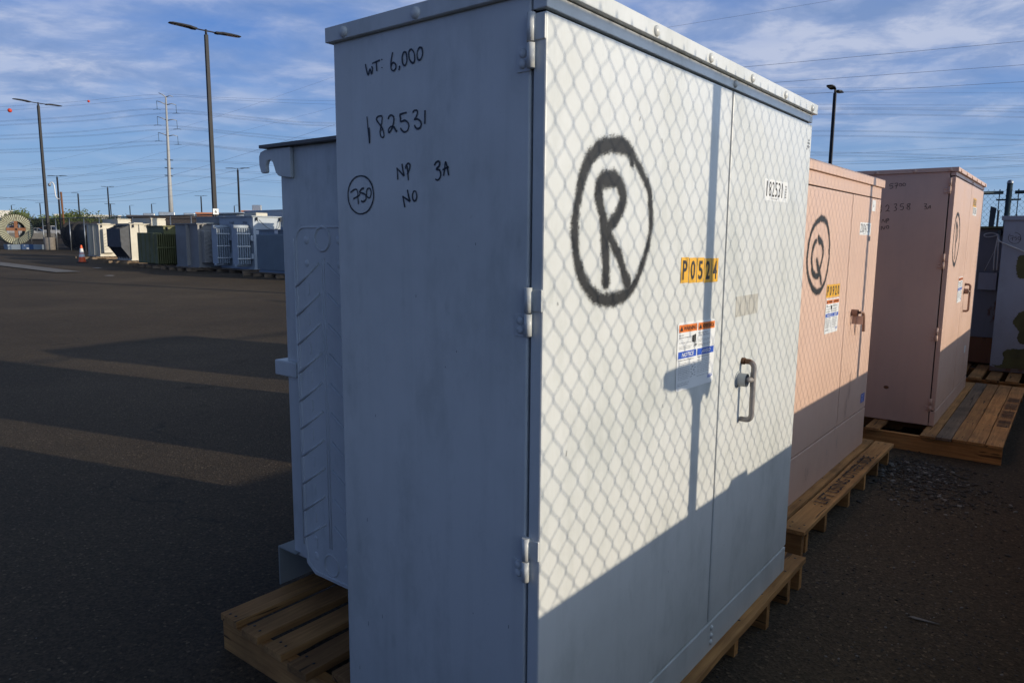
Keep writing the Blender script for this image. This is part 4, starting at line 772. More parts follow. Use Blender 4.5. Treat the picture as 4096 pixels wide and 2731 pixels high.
Qp = pallet('pallet', (QX, QY, 0), rotz(QYAW), 'pallet stencilled LIFT USING OTHER SIDE under the circled Q cabinet',
    [(-.18, -.06, -.46 + qa, 1.63 + qa), (-.045, .075, -.44 + qa, 1.63 + qa), (.13, .25, -.44 + qa, 1.6 + qa), (.32, .44, -.44 + qa, 1.6 + qa), (.55, .67, -.44 + qa, 1.6 + qa), (.8, .92, -.44 + qa, 1.6 + qa), (1.05, 1.17, -.44 + qa, 1.6 + qa), (1.4, 1.52, -.44 + qa, 1.6 + qa)],
    [(-.45 + qa, -.41 + qa, -.165, 1.5), (-.375 + qa, -.335 + qa, -.165, 1.5), (-.035 + qa, .005 + qa, -.165, 1.5), (.46 + qa, .50 + qa, -.165, 1.5), (.85 + qa, .89 + qa, -.165, 1.5), (1.21 + qa, 1.25 + qa, -.165, 1.5), (1.54 + qa, 1.585 + qa, -.165, 1.5)], th=.024)
mb = MB(); text_fit(mb, 'LIFT USING OTHER SIDE', .02 + qa, 1.16 + qa, -.155, -.085, lambda p, q: (p, q, .1485)); mb.build('stencil_lettering', Qp, 'black', fixn=False)
pbd = [(-.485, -.375, -.32, 2.40), (-.37, -.265, -.31, 2.40), (-.26, -.165, -.31, 2.38), (-.16, -.06, -.32, 2.40, 'wood_grey'), (-.055, .045, -.33, 2.38), (.33, .43, -.33, .1), (.6, .7, -.3, 2.3), (.9, 1.0, -.3, 2.3), (1.2, 1.3, -.3, 2.3), (1.5, 1.6, -.3, 2.3)]
Pp = pallet('pallet', (PX, PY, 0), rotz(PYAW), 'long pallet with close-set boards and black smudged bars under the circled P cabinet', pbd,
    [(-.295, -.25, -.48, 1.6, 1), (.34, .38, -.46, 1.6), (.78, .82, -.46, 1.6), (1.5, 1.54, -.46, 1.6), (2.18, 2.22, -.46, 1.6), (2.34, 2.38, -.47, 1.6)], th=.022)
mb = MB(); rs = random.Random(11)
for (e0, e1) in ((.35, .62), (.72, 1.05), (1.12, 1.42), (1.5, 1.72)):
    n = int((e1 - e0) / .022)
    for k in range(n):
        e = e0 + (e1 - e0) * k / n; w = rs.uniform(.004, .012)
        mb.add([(e, -.475, .1475), (e + w, -.475, .1475), (e + w, -.39 + rs.uniform(-.01, .004), .1475), (e, -.39, .1475)], [(0, 1, 2, 3)])
mb.build('stencil_lettering', Pp, 'black', fixn=False)
OXp, OYp = p_frame(2.70, 0)
pallet('pallet', (OXp, OYp, 0), rotz(PYAW), 'pallet with sunlit board ends under the olive patched cabinet',
    [(-.92, -.80, 0, 2.4), (-.74, -.62, 0, 2.4), (-.57, -.46, 0, 2.4), (-.41, -.29, .0, 2.4), (-.235, -.115, .0, 2.4), (-.07, .05, .02, 2.4), (.11, .23, .0, 2.4), (.3, .42, 0, 2.4), (.5, .62, 0, 2.4)],
    [(.10, .14, -.9, .7), (.9, .94, -.9, .7), (1.6, 1.64, -.9, .7), (2.3, 2.34, -.9, .7)], th=.03)

# ------------------------------------------------------------------ chain link fences
def chain_mesh(L, z0, z1, r=.0020, dw=.0365, dh=.044, sides=4, wm='wire'):
    n = int(L / dw); m_ = int((z1 - z0) / dh); mb = MB(); mb.use(wm); ang = [(math.cos(2 * math.pi * k / sides + .78), math.sin(2 * math.pi * k / sides + .78)) for k in range(sides)]
    for i in range(n):
        vs = []; pts_ = []
        for j in range(m_ + 1):
            for h in (-.0065, .0065): pts_.append((j, h))
        for (j, h) in pts_:
            x = i * dw + (dw if (i + j) % 2 else 0); x += (-.0006 if (i + j) % 2 else .0006); z = z0 + j * dh + h
            yb = (.0022 if h > 0 else -.0022) * (1 if (i + j) % 2 else -1)
            # slow sag of the fabric
            yb += .012 * math.sin(x * 1.7) * math.sin(z * 1.3); zz = z + .006 * math.sin(x * 2.1) + .003 * math.sin(x * 9 + z * 5); x += .006 * math.sin(z * 3.1 + x * 1.9) + .0025 * math.sin(z * 11 + x * 7)
            for c, s_ in ang: vs.append((x + c * r * 1.25, yb + s_ * r, zz))
        mb.add(vs, [(j * sides + k, j * sides + (k + 1) % sides, (j + 1) * sides + (k + 1) % sides, (j + 1) * sides + k) for j in range(2 * m_ + 1) for k in range(sides)], True)
    return mb
FD = 1.30; RZ = 2.366
f = empty('chain_link_fence', (RX + math.cos(RYAW) * FD, RY - math.sin(RYAW) * FD, 0), RROT, 'tall chain link fence facing the doors of the near cabinets', 'fence')
fm = chain_mesh(12.8, .03, RZ + .072); fo = fm.build('chain_mesh', f, fixn=False); fo.location = (-1.2, 0, 0)
mb = MB(); mb.tube([(-1.2, .02, RZ), (11.6, .02, RZ)], .021, 10); mb.build('top_rail', f, 'galv_dark')
def fpost(a, lo, hi, r=.031): mb = MB(); mb.tube([(a, .045, lo), (a, .045, hi)], r, 12); return mb.build('fence_post', f, 'galv_dark')
fpost(1.197, 0, 1.42); fpost(1.246, 1.40, RZ)
mb = MB(); mb.prism([(p[0] + .362, p[1] + .285) for p in [(.596, 1.206), (.598, 1.168), (.651, 1.149), (.72, 1.147), (.77, 1.135), (.795, 1.11), (.80, 1.08), (.87, 1.08), (.875, 1.10), (.90, 1.102), (.915, 1.08), (.938, 1.13), (.90, 1.168), (.86, 1.175), (.845, 1.21), (.70, 1.212)]], 1, .03, .08); mb.build('shadow_bracket', f, 'galv_dark', bevel=.006)  # unseen bracket, its outline shaped to throw the lump shadow on the door
fpost(4.44, 0, RZ, .028); fpost(7.5, 0, RZ, .028)
# crosswise end fence
nfx, nfy = 7.23, 10.72
f2 = empty('chain_link_fence', (nfx, nfy, 0), -RYAW, 'green chain link fence with a domed post behind the right-hand cabinets', 'fence')   # local +X = door normal
fm = chain_mesh(6.4, .03, 2.39, dw=.0365, dh=.044, r=.0021, wm='galv_dark'); fo = fm.build('chain_mesh', f2, fixn=False); fo.location = (-4.6, 0, 0)
for (x0, x1) in ((-4.6, -.07), (.07, 1.6)):
    mb = MB(); mb.tube([(x0, .02, 2.325), (x1, .02, 2.325)], .024, 10); mb.build('top_rail', f2, 'galv_dark')
mb = MB(); mb.use('galv_dark').tube([(0, .02, 0), (0, .02, 2.47)], .037, 16); p = mb.build('fence_post', f2)
mb = MB(); mb.dome((0, .02, 2.468), (0, 0, 1), .041, .036, 16, 5); mb.tube([(0, .02, 2.45), (0, .02, 2.47)], .041, 16); mb.build('post_cap', p, 'galv')
for s in (-1, 1):
    mb = MB(); mb.box(s * .115 - .006, s * .115 + .006, .008, .016, .1, 2.37); mb.build('tension_bar', f2, 'galv_dark')
    mb = MB(); mb.tube([(s * .15, .02, 2.22), (0, .02, 2.22)], .012, 8); mb.tube([(s * .15, .02, 1.3), (0, .02, 1.3)], .012, 8); mb.build('rail_band', f2, 'galv_dark')
mb = MB(); mb.prism([(-.36, .0), (-.27, .0), (-.20, .75), (-.34, .78)], 1, -.03, -.022)
for v in range(len(mb.v)): x, y, z = mb.v[v]; mb.v[v] = (x * .55 - .02, y, 1.35 + z)
mb.build('rolled_sign', f2, 'cable')
# unseen block wall beyond the near fence, height set for its shadow on the doors
bw = MB(); bw.box(-3.5, 11.5, 0, .19, 0, 1.045)
x = -3.5
w = bw.build('block_wall', None, 'block', bevel=.01); w.location = (RX + math.cos(RYAW) * 1.74, RY - math.sin(RYAW) * 1.74, 0); w.rotation_euler = (0, 0, RROT)
tag(w, 'unseen low concrete block wall outside the near chain link fence, shaped for its level shadow on the doors', 'wall')
mb = MB(); mb.box(-3.52, 11.52, -.02, .21, 1.046, 1.066); mb.box(1.62, 1.78, .02, .16, 1.066, 1.10); mb.box(4.9, 5.1, .02, .16, 1.066, 1.095); mb.build('wall_cap', w, 'block', bevel=.006)  # raised blocks added for bumps along the shadow edge

# ------------------------------------------------------------------ gravel and litter on the ground
def stones(name, spots, label, seed=2):
    rs = random.Random(seed); mb = MB(); mb.use('stone'); mb.use('stone_pale')
    base = bmesh.new(); bmesh.ops.create_icosphere(base, subdivisions=1, radius=1); bv = [v.co.copy() for v in base.verts]; bf = [tuple(v.index for v in f_.verts) for f_ in base.faces]; base.free()
    for (cx, cy, sx, sy, n, smin, smax) in spots:
        for i in range(n):
            x = rs.gauss(cx, sx); y = rs.gauss(cy, sy); s = smin + (smax - smin) * rs.random() ** 3.5
            q = rs.uniform(0, 6.28); e = (rs.uniform(.7, 1.5), rs.uniform(.6, 1.1), rs.uniform(.3, .6)); mb.use('stone_pale' if rs.random() < .12 else 'stone')
            vs = []
            for v in bv:
                j = rs.uniform(.8, 1.15); a, b, c = v.x * e[0] * s * j, v.y * e[1] * s * j, v.z * e[2] * s
                vs.append((x + a * math.cos(q) - b * math.sin(q), y + a * math.sin(q) + b * math.cos(q), max(0, c + s * e[2] * .6)))
            mb.add(vs, bf)
    return tag(mb.build(name, fixn=False), label, 'gravel', kind='stuff')
stones('gravel', [(2.75, 4.65, .20, .26, 2600, .002, .018), (2.95, 4.95, .12, .16, 900, .002, .018), (2.55, 4.15, .2, .25, 260, .002, .010), (1.85, 3.05, .28, .38, 900, .0015, .008), (1.45, 2.55, .30, .25, 700, .0015, .007), (2.45, 3.65, .3, .3, 350, .0015, .009), (1.9, 2.6, .6, .6, 500, .001, .005), (2.4, 4.0, .8, .9, 500, .001, .006),
              (-3, 6, 2.2, 2.5, 700, .001, .006), (-1.5, 2.6, .8, .6, 300, .001, .005)], 'loose dark gravel and grit scattered over the asphalt')
def litter(name, label, cat, poly, z=.004, mat='paper', loc=(0, 0)):
    mb = MB(); mb.prism(poly, 2, z, z + .003); o = mb.build(name, None, mat); o.location = (loc[0], loc[1], gz(*loc)); return tag(o, label, cat)
litter('wood_splinter', 'pale pointed splinter lying on the asphalt at lower right', 'splinter', [(-.045, .03), (-.02, .028), (.055, -.036), (.01, -.012), (-.03, .01)], mat='stone_pale', loc=(1.76, 2.88))
litter('paper_scrap', 'white scrap of paper on the yard nearer the far transformers', 'litter', [(-.16, -.05), (.1, -.09), (.17, .03), (-.02, .1)], loc=(-17.59, 30.65))
litter('paper_scrap', 'white scrap of paper on the open yard, lower of the two scraps', 'litter', [(-.15, -.04), (.12, -.06), (.15, .05), (-.05, .07)], loc=(-14.35, 25.74))
mb = MB(); mb.tube(smooth_pts([(1.40, 2.05, .004), (1.435, 2.062, .005), (1.46, 2.055, .006), (1.458, 2.035, .006), (1.43, 2.03, .005)], 4), .0022, 5); tag(mb.build('bent_wire', mat='wire'), 'small bent piece of wire on the asphalt at the lower right corner', 'wire')
# ------------------------------------------------------------------ far row of transformers
TH = R_(140); XV = Vector((math.cos(TH), math.sin(TH))); YV = Vector((-math.sin(TH), math.cos(TH)))
def far_unit(px, py, label, W, tin, D, tb, tzt, lt, mat, kind, boxmat=None, cab=True):
    loc = Vector((px, py)) - XV * tin - YV * tb; z = gz(px, py); g = 'old transformers in the far row'
    t = empty('transformer', (loc.x, loc.y, z), TH, label, 'transformer', g)
    if cab:
        bm_ = boxmat or mat
        mb = MB(); mb.box(0, W, .05, D, .15, lt - .05); mb.build('cabinet', t, bm_)
        mb = MB(); mb.box(-.03, W + .03, .02, D + .03, lt - .05, lt); mb.build('lid', t, bm_)
        mb = MB(); mb.box(.02, W * .5, 0, .05, .25, lt - .1); mb.build('door', t, bm_); mb = MB(); mb.box(W * .5 + .02, W - .02, 0, .05, .25, lt - .1); mb.build('door', t, bm_)
    a0, a1 = tin, W - tin; b0 = D if cab else .2
    mb = MB(); mb.box(a0, a1, b0, tb, .15, tzt - .03); tk = mb.build('tank', t, mat)
    mb = MB(); mb.box(a0 - .07, a1 + .07, b0 + .005, tb + .08, tzt - .03, tzt); mb.build('tank_cover', tk, mat)
    mb = MB(); mb.box(a0 - .03, a1 + .03, b0 + .006, tb + .04, .145, .19); mb.build('base_flange', tk, mat)
    for b in (b0 + .12, tb - .12):
        mb = MB(); mb.prism([(a0, tzt - .06), (a0 - .13, tzt - .05), (a0 - .14, tzt - .2), (a0 - .10, tzt - .2), (a0 - .08, tzt - .12), (a0, tzt - .2)], 1, b - .012, b + .012); mb.build('lifting_lug', tk, 'dark_grey')
    if kind in ('plate', 'ribplate'):
        for k in range(3):
            mb = MB(); mb.box(a0 - .26 + k * .09, a0 - .22 + k * .09, tb - .12 - .55, tb - .10, .33, 1.62); mb.build('radiator_plate', tk, mat, bevel=.02)
        mb = MB()
        z_ = 1.40
        while z_ > .5: mb.tube([(a0 - .262, tb - .38, z_), (a0 - .262, tb - .14, z_ - .1)], .012, 4); mb.tube([(a0 - .262, tb - .40, z_), (a0 - .262, tb - .64, z_ - .1)], .012, 4); z_ -= .16
        mb.build('pressed_rib', tk, mat)
        for a in ((a0 + .45, a0 + 1.05) if kind == 'plate' else (a0 + .75,)):
            mb = MB(); mb.box(a - .04, a + .04, tb, tb + .14, .2, tzt - .06); mb.build('stiffener', tk, mat)
    if kind == 'bank':
        for k in range(6):
            a = a0 + .08 + k * (a1 - a0 - .2) / 5
            mb = MB(); mb.prism([(tb, tzt - .08), (tb + .42, tzt - .26), (tb + .42, .78), (tb, .2)], 0, a, a + .035); mb.build('radiator_plate', tk, 'dark_grey')
        mb = MB(); mb.box(a0 + .04, a1 - .04, tb + .42, tb + .45, .78, tzt - .25); mb.build('shroud', tk, 'dark_grey')
        mb = MB(); mb.box(a0 - .012, a0 - .001, tb - .42, tb - .38, .2, tzt - .05); mb.build('seam', tk, 'dark_grey')
    if kind == 'fins':
        n = 4; w = (a1 - a0) / n
        for k in range(n): mb = MB(); mb.box(a0 + k * w + .022, a0 + (k + 1) * w - .022, tb + .05, tb + .45, .2, 1.50); mb.build('radiator_plate', tk, mat, bevel=.03)
        mb = MB()
        for k in range(13): b = tb + .40 - k * .09; mb.box(a0 - .30, a0, b, b + .03, .2, 1.45)
        mb.build('cooling_fins', tk, mat)
        mb = MB(); mb.box(a0 - .31, a0 - .30, tb - .72, tb + .45, .86, .90); mb.build('brace', tk, mat)
    if kind == 'twin':
        for A in (a0 + .08, a0 + 1.62):
            for k in range(6):
                b = tb + .12 + k * .095; mb = MB(); mb.box(A, A + .42, b, b + .03, .34, 1.72); mb.build('radiator_plate', tk, mat, bevel=.01)
            mb = MB(); mb.tube([(A + .21, tb, 1.78), (A + .21, tb + .68, 1.78)], .07, 12); mb.tube([(A + .21, tb, .3), (A + .21, tb + .66, .3)], .05, 12); mb.build('radiator_pipe', tk, mat)
            mb = MB()
            for z_ in (.55, 1.02, 1.5): mb.box(A - .02, A - .003, tb + .1, tb + .66, z_, z_ + .035)
            mb.build('brace', tk, 'white')
        mb = MB(); mb.box(a0 + .02, a1, tb, tb + .10, 1.25, 1.45); mb.box(a0 + .02, a1, tb, tb + .10, .55, .75); mb.build('stiffener', tk, mat)
        mb = MB(); mb.box(a0 + .1, a0 + 1.0, tb - .7, tb - .2, tzt, tzt + .13); mb.build('hatch', tk, 'cream', bevel=.02)
        mb = MB(); mb.use('black'); text_fit(mb, '51669', 0, .35, 0, .09, lambda p, q: (a0 + 1.75 - p, tb + .004, 1.9 + q)); text_fit(mb, '3M66', 0, .33, 0, .09, lambda p, q: (a0 + .75 - p, tb + .004, 1.9 + q)); mb.build('handwriting', tk, fixn=False)
        mb = MB(); mb.tube(smooth_pts([(a0 - .1, tb - .2, 2.05), (a0 - .12, tb - .6, 1.72), (a0 - .12, tb - 1.0, 1.74), (a0 - .1, b0 + .15, 2.05)], 5), .012, 5); mb.build('lifting_cable', tk, 'wire')
    if kind == 'corr':
        mb = MB(); k = 0; b = tb
        while a0 + k * .07 < a1 - .02: mb.box(a0 + k * .07, a0 + k * .07 + .022, tb, tb + .12, .25, tzt - .18); k += 1
        k = 0
        while tb - k * .07 > b0 + .05: mb.box(a0 - .12, a0, tb - k * .07 - .022, tb - k * .07, .25, tzt - .18); k += 1
        mb.build('cooling_fins', tk, mat)
        mb = MB(); mb.box(a0 + .2, a0 + .9, tb - .8, tb - .3, tzt, tzt + .09); mb.build('hatch', tk, mat)
        mb = MB(); mb.box(a0 + .4, a0 + .62, tb + .121, tb + .125, tzt - .16, tzt - .04); mb.build('nameplate', tk, 'white')
    if kind in ('plate', 'ribplate', 'bank', 'fins'):
        mb = MB(); mb.box(a0 + .35, a0 + .95, b0 + .15, b0 + .6, tzt, tzt + .05); mb.build('hatch', tk, 'cream' if kind != 'fins' else 'rust_orange', bevel=.01)
    p = pallet('pallet', (loc.x, loc.y, z), TH, 'pallet under ' + label.replace(' transformer', ' unit').split(',')[0], [(.1 + k * .24, .26 + k * .24, -.05, W + .05) for k in range(int((tb + .5) / .24))],
               [(c, c + .05, .05, tb + .62) for c in (.02, W * .33, W * .66, W - .07)], group='wooden pallets under the far row', mats=('wood_grey', 'wood_grey'))
    return t
far_unit(-22.29, 39.25, 'cream ribbed transformer beside the traffic cone, far end of the row', 2.05, .2, .7, 1.62, 1.88, 2.17, 'cream', 'plate')
far_unit(-18.24, 34.76, 'cream transformer with a dark tapered radiator bank on its side', 2.05, .2, .7, 1.62, 1.90, 2.17, 'cream', 'bank')
far_unit(-14.9, 31.1, 'olive green finned transformer in the far row', 2.0, .2, .7, 1.5, 1.80, 1.75, 'olive', 'fins', cab=False)
far_unit(-12.62, 29.2, 'brownish grey transformer with one upright rib between the olive and pale blue units', 2.3, .2, .7, 1.72, 1.90, 2.20, 'cream_grey', 'ribplate')
far_unit(-10.0, 28.1, 'pale blue transformer with two louvred radiators and a slack cable', 2.95, .2, .7, 1.95, 2.20, 2.48, 'pale_blue', 'twin', boxmat='pale_blue')
far_unit(-5.3, 24.4, 'pale grey unit next in the far row, standing behind the hooked tank', 2.5, .2, .7, 1.9, 2.5, 2.8, 'cream_grey', 'plate')  # unseen caster, made tall to shade its neighbours
far_unit(-2.6, 22.2, 'cream unit last in the far row, hidden behind the circled R cabinet', 2.4, .2, .7, 1.8, 2.4, 2.7, 'cream', 'ribplate')  # another unseen unit added as a shadow caster
far_unit(-7.95, 25.7, 'small slate blue corrugated transformer beside the hooked tank', 2.25, .2, .5, 1.35, 1.70, 1.6, 'steel_blue', 'corr', cab=False)

# ------------------------------------------------------------------ cone, reel, light poles
cz = gz(-20.9, 35.2)
c = empty('traffic_cone', (-20.9, 35.2, cz), .2, 'orange traffic cone with two white bands on the open yard', 'traffic cone')
mb = MB(); mb.prism([(-.2, -.2), (.2, -.2), (.2, .2), (-.2, .2)], 2, 0, .035); mb.build('base', c, 'black', bevel=.01)
mb = MB()
prof = [(0.165, .035), (.13, .27), (.13, .27), (.105, .42), (.105, .42), (.098, .46), (.098, .46), (.065, .68), (.065, .68), (.035, .83), (.03, .84)]
cols = ['cone', None, 'white', None, 'cone', None, 'white', None, 'cone', 'cone']
for i, cl in enumerate(cols):
    if not cl: continue
    (r0, z0), (r1, z1) = prof[i], prof[i + 1]; mb.use(cl); n = 20; vs = [(r * math.cos(2 * math.pi * k / n), r * math.sin(2 * math.pi * k / n), z) for r, z in ((r0, z0), (r1, z1)) for k in range(n)]
    mb.add(vs, [(k, (k + 1) % n, n + (k + 1) % n, n + k) for k in range(n)], True)
mb.build('cone_body', c)

def reel(loc, ax, R0, w, label, mat, cross=True, group=None, nr=46, name='cable_reel'):
    """drum lying on its rims; local Y = axle"""
    t = empty(name, loc, ax, label, 'cable reel', group); Rh = R0 * .54
    for s, y0 in ((0, 0.0), (1, w)):
        mb = MB(); n = nr
        mb.use(mat)
        ring_ = lambda r, y: [(r * math.cos(2 * math.pi * k / n), y, R0 + r * math.sin(2 * math.pi * k / n)) for k in range(n)]
        vs = ring_(R0, y0) + ring_(Rh, y0) + ring_(R0, y0 + .06) + ring_(Rh, y0 + .06)
        fs = []
        for k in range(n):
            j = (k + 1) % n; fs += [(k, j, n + j, n + k), (2 * n + k, 3 * n + k, 3 * n + j, 2 * n + j), (k, 2 * n + k, 2 * n + j, j), (n + k, n + j, 3 * n + j, 3 * n + k)]
        mb.add(vs, fs)
        if cross:
            for k in range(n):
                q = 2 * math.pi * (k + .5) / n; d = .017 * R0 / .6
                c0, s0 = math.cos(q), math.sin(q)
                mb.use('reel_dark'); P = lambda r, o, y: (r * c0 - o * s0, y, R0 + r * s0 + o * c0)
                yy = y0 - .004 if s == 0 else y0 + .064
                mb.add([P(Rh, -d * .6, yy), P(R0 * .98, -d, yy), P(R0 * .98, d, yy), P(Rh, d * .6, yy)], [(0, 1, 2, 3)])
            mb.use('reel_dark'); mb.ring((0, y0, R0), 1, R0, .02, n=46, m_=5)
        fl = mb.build('flange', t)
        if cross and s == 0:
            mb = MB(); mb.use('rust_bar'); mb.box(-Rh * 1.02, Rh * 1.02, y0 - .06, y0 - .02, R0 - .11, R0 + .11); mb.box(-.11, .11, y0 - .075, y0 - .062, R0 - Rh * 1.02, R0 + Rh * 1.02)
            mb.use('slot').dome((0, y0 - .076, R0), (0, -1, 0), .075, .004); mb.build('cross_bar', t)
    mb = MB(); mb.tube([(0, .06, R0), (0, w, R0)], R0 * (.62 if cross else .82), 32, cap=not cross); mb.build('drum', t, 'cable' if not cross else 'reel_dark')
    return t
M['rust_bar'] = paint('rust_bar', (.25, .105, .05), rough=.8, rust=.2, amount=.6, smudge=.5)
AXR = math.atan2(-.52, .85)        # orientation of reel axle: front faces the camera, a little to the right
sx, sy = -36.9, 54.0; sz = gz(sx, sy)
reel((sx + .1, sy, sz + .38), R_(43), 1.10, 1.25, 'tall weathered cable reel with a rust cross in its hub, far left', 'reel')
cr_ = empty('crate', (sx, sy, sz), R_(43), 'low blue steel cradle under the tall reel at the far left', 'cradle')
mb = MB(); mb.use('steel_blue').box(-.55, .25, -.25, 1.5, 0, .37); mb.use('crate_blue').box(.25, 1.05, -.27, 1.5, 0, .38); mb.use('steel_blue').box(1.05, 1.75, -.25, 1.5, 0, .36); mb.build('frame', cr_)
mb = MB(); mb.box(.6, .75, -.275, -.272, .05, .12); mb.box(.45, .52, -.275, -.272, .28, .32); mb.build('tag_plate', cr_, 'white')
mb = MB(); mb.box(1.95, 2.0, -.25, 1.4, 0, .37); mb.build('end_plate', cr_, 'slot')

def light_pole(x, y, z, H, label, yaw, base=0, sign=False, heads=2, wd=.13, name='light_pole', group='twin headed light poles around the yard', arm=.45, hl=.85):
    t = empty(name, (x, y, z), yaw, label, 'light pole', group); b0 = base
    if base:
        mb = MB(); mb.tube([(0, 0, 0), (0, 0, base)], .37, 28); mb.build('concrete_base', t, 'concrete', bevel=.02)
        mb = MB(); mb.box(-.18, .18, -.18, .18, base, base + .03); mb.build('base_plate', t, 'pole')
    w = wd / 2; mb = MB(); mb.add([(-w * 1.15, -w * 1.15, b0), (w * 1.15, -w * 1.15, b0), (w * 1.15, w * 1.15, b0), (-w * 1.15, w * 1.15, b0), (-w * .9, -w * .9, H), (w * .9, -w * .9, H), (w * .9, w * .9, H), (-w * .9, w * .9, H)],
        [(0, 1, 5, 4), (1, 2, 6, 5), (2, 3, 7, 6), (3, 0, 4, 7), (4, 5, 6, 7)]); mb.build('pole', t, 'pole', bevel=.008)
    mb = MB(); mb.tube([(0, 0, H), (0, 0, H + .22)], .05, 10); mb.tube([(-arm if heads == 2 else 0, 0, H + .17), (arm, 0, H + .17)], .03, 8); mb.build('tenon', t, 'pole')
    for s in ((1, -1) if heads == 2 else (1,)):
        mb = MB(); mb.use('pole'); x0 = arm - .08; prof = [(x0, .0, .13, .07), (x0 + .16, .005, .16, .08), (x0 + .30, .03, .18, .075), (x0 + hl * .7, .04, .18, .065), (x0 + hl * 1.05, .04, .16, .055), (x0 + hl * 1.2, .035, .11, .03)]
        vs = []
        for (px_, dz, hw, hh) in prof:
            zc = H + .17 + dz; vs += [(s * px_, -hw, zc - hh * .5), (s * px_, hw, zc - hh * .5), (s * px_, hw * .85, zc + hh * .5), (s * px_, -hw * .85, zc + hh * .5)]
        mb.add(vs, [(4 * i + k, 4 * i + (k + 1) % 4, 4 * i + 4 + (k + 1) % 4, 4 * i + 4 + k) for i in range(5) for k in range(4)] + [(0, 1, 2, 3), (20, 23, 22, 21)])
        mb.use('led'); x1 = x0 + hl * .42
        for k in range(5): xx = x1 + k * hl * .14; mb.add([(s * xx, -.10, H + .17), (s * (xx + hl * .1), -.10, H + .17), (s * (xx + hl * .1), .10, H + .17), (s * xx, .10, H + .17)], [(0, 1, 2, 3)])
        mb.build('lamp_head', t)
    if sign:
        mb = MB(); mb.use('white').box(-.13, .13, -w * 1.2 - .012, -w * 1.2 - .004, 2.35, 2.61); mb.use('black'); text_fit(mb, '6', -.05, .05, 2.41, 2.55, lambda p, q: (p, -w * 1.2 - .014, q), True); mb.build('number_plate', t, fixn=False)
        mb = MB(); mb.tube([(.0, -w * 1.35, .3), (0, -w * 1.35, 2.35)], .025, 8); mb.build('conduit', t, 'pole')
    return t
light_pole(-34.4, 54.0, gz(34.4, 54), 10.35, 'twin headed light pole on a round concrete base, far left', R_(60), base=.93, wd=.16, arm=.6, hl=.95)
light_pole(-13.85, 34.0, gz(13.85, 34), 10.3, 'tallest twin headed light pole, behind the far row, carrying a small white number plate', R_(45), sign=True, wd=.16, arm=.5, hl=.98)
light_pole(-.55, 17.1, gz(.55, 17.1), 9.6, 'nearest twin headed light pole, hidden behind the circled R cabinet', R_(20), wd=.15)
light_pole(16.82, 39.24, .32, 8.95, 'twin headed light pole seen end-on beyond the pink cabinets', R_(52), wd=.16, arm=.35, hl=.8)
fp = BG['poles'][:10]
fl = ['slim far light pole just right of the concrete based pole', 'far light pole with a single arm to its left', None, 'tiny far light pole above the tall cable reel', 'tiny far light pole between the reel and the first big pole',
      'tiny far light pole left of the dark brick building', 'tiny far light pole standing over the roof units of the brick building', 'far light pole just left of the tallest pole', 'tiny far light pole over the orange wall', 'thin tall far light pole right of the tallest pole']
for i, (x, y, z, H) in enumerate(fp):
    if fl[i] is None:
        t = light_pole(x, y, z, H, 'far light pole with lower side arms and a green banner', R_(-8), wd=.2)
        mb = MB(); mb.tube([(-.9, 0, 6.4), (1.4, 0, 6.3)], .04, 6); mb.tube([(.5, 0, 0), (.35, 0, 6.3)], .10, 8); mb.build('side_arm', t, 'pole')
        mb = MB(); mb.prism([(-.35, 1.2), (.5, 1.1), (.7, 2.0), (.55, 3.6), (-.3, 3.6), (-.1, 2.2)], 1, -.15, -.1); mb.build('banner', t, 'green_banner')
    else: light_pole(x, y, z, H, fl[i], R_(-8 if i != 1 else 172), heads=1 if i in (1, 3, 5, 6, 8) else 2, wd=.24 if y > 150 else .2, hl=1.1)
# camera mast
t = empty('camera_mast', (-43.4, 70, gz(43, 70)), R_(0), 'rusty mast carrying a white dome camera, beside the concrete based pole', 'camera mast')
mb = MB(); mb.tube([(0.35, 0, 0), (.3, 0, 5.0)], .09, 8); mb.build('mast', t, 'rust_orange')
mb = MB(); mb.tube(smooth_pts([(.25, 0, 4.3), (-.2, 0, 4.5), (-.3, 0, 5.6), (-.5, 0, 5.9), (-.72, 0, 5.75)], 4), .05, 8); mb.build('arm', t, 'white')
mb = MB(); mb.dome((-.74, 0, 5.65), (0, 0, 1), .15, .15); mb.dome((-.74, 0, 5.65), (0, 0, -1), .13, .15); mb.build('dome_camera', t, 'galv')

# ------------------------------------------------------------------ transmission tower and lines
TW = BG['tower']; tx, ty = TW['base'][0], 200.0; bz = gz(93, 200)
t = empty('transmission_tower', (tx, ty, bz), 0, 'pale tubular steel transmission tower with upswept arms', 'power tower')
mb = MB(); n = 12; topz = TW['top'][2] - bz; mb.tube([(0, 0, 0), (.05, 0, topz * .35), (.2, 0, topz * .62), (.38, 0, topz)], [.70, .53, .38, .20], n); mb.build('shaft', t, 'tower')
for i, (l, r, j) in enumerate(TW['arms']):
    for p in (l, r):
        mb = MB(); d = Vector((p[0] - tx, 0, p[2] - bz)); o = Vector((j[0] - tx, 0, j[2] - bz)); mid = o.lerp(d, .55) + Vector((0, 0, .12 if p is l else .28))
        mb.tube([o, mid, d], [.14, .11, .07], 8); a = mb.build('arm', t, 'tower')
        if i: mb = MB(); mb.tube([d, d + Vector((.06, 0, -2.25))], .06, 6); mb.tube([d + Vector((-1.0, 0, -2.3)), d + Vector((0, 0, -2.15)), d + Vector((1.0, 0, -2.3))], .05, 5); mb.build('insulator', a, 'galv_dark')
for l, r in TW['small']:
    mb = MB(); mb.tube([(l[0] - tx, 0, l[2] - bz), (r[0] - tx, 0, r[2] - bz)], .11, 6); mb.build('post_insulator', t, 'pole')
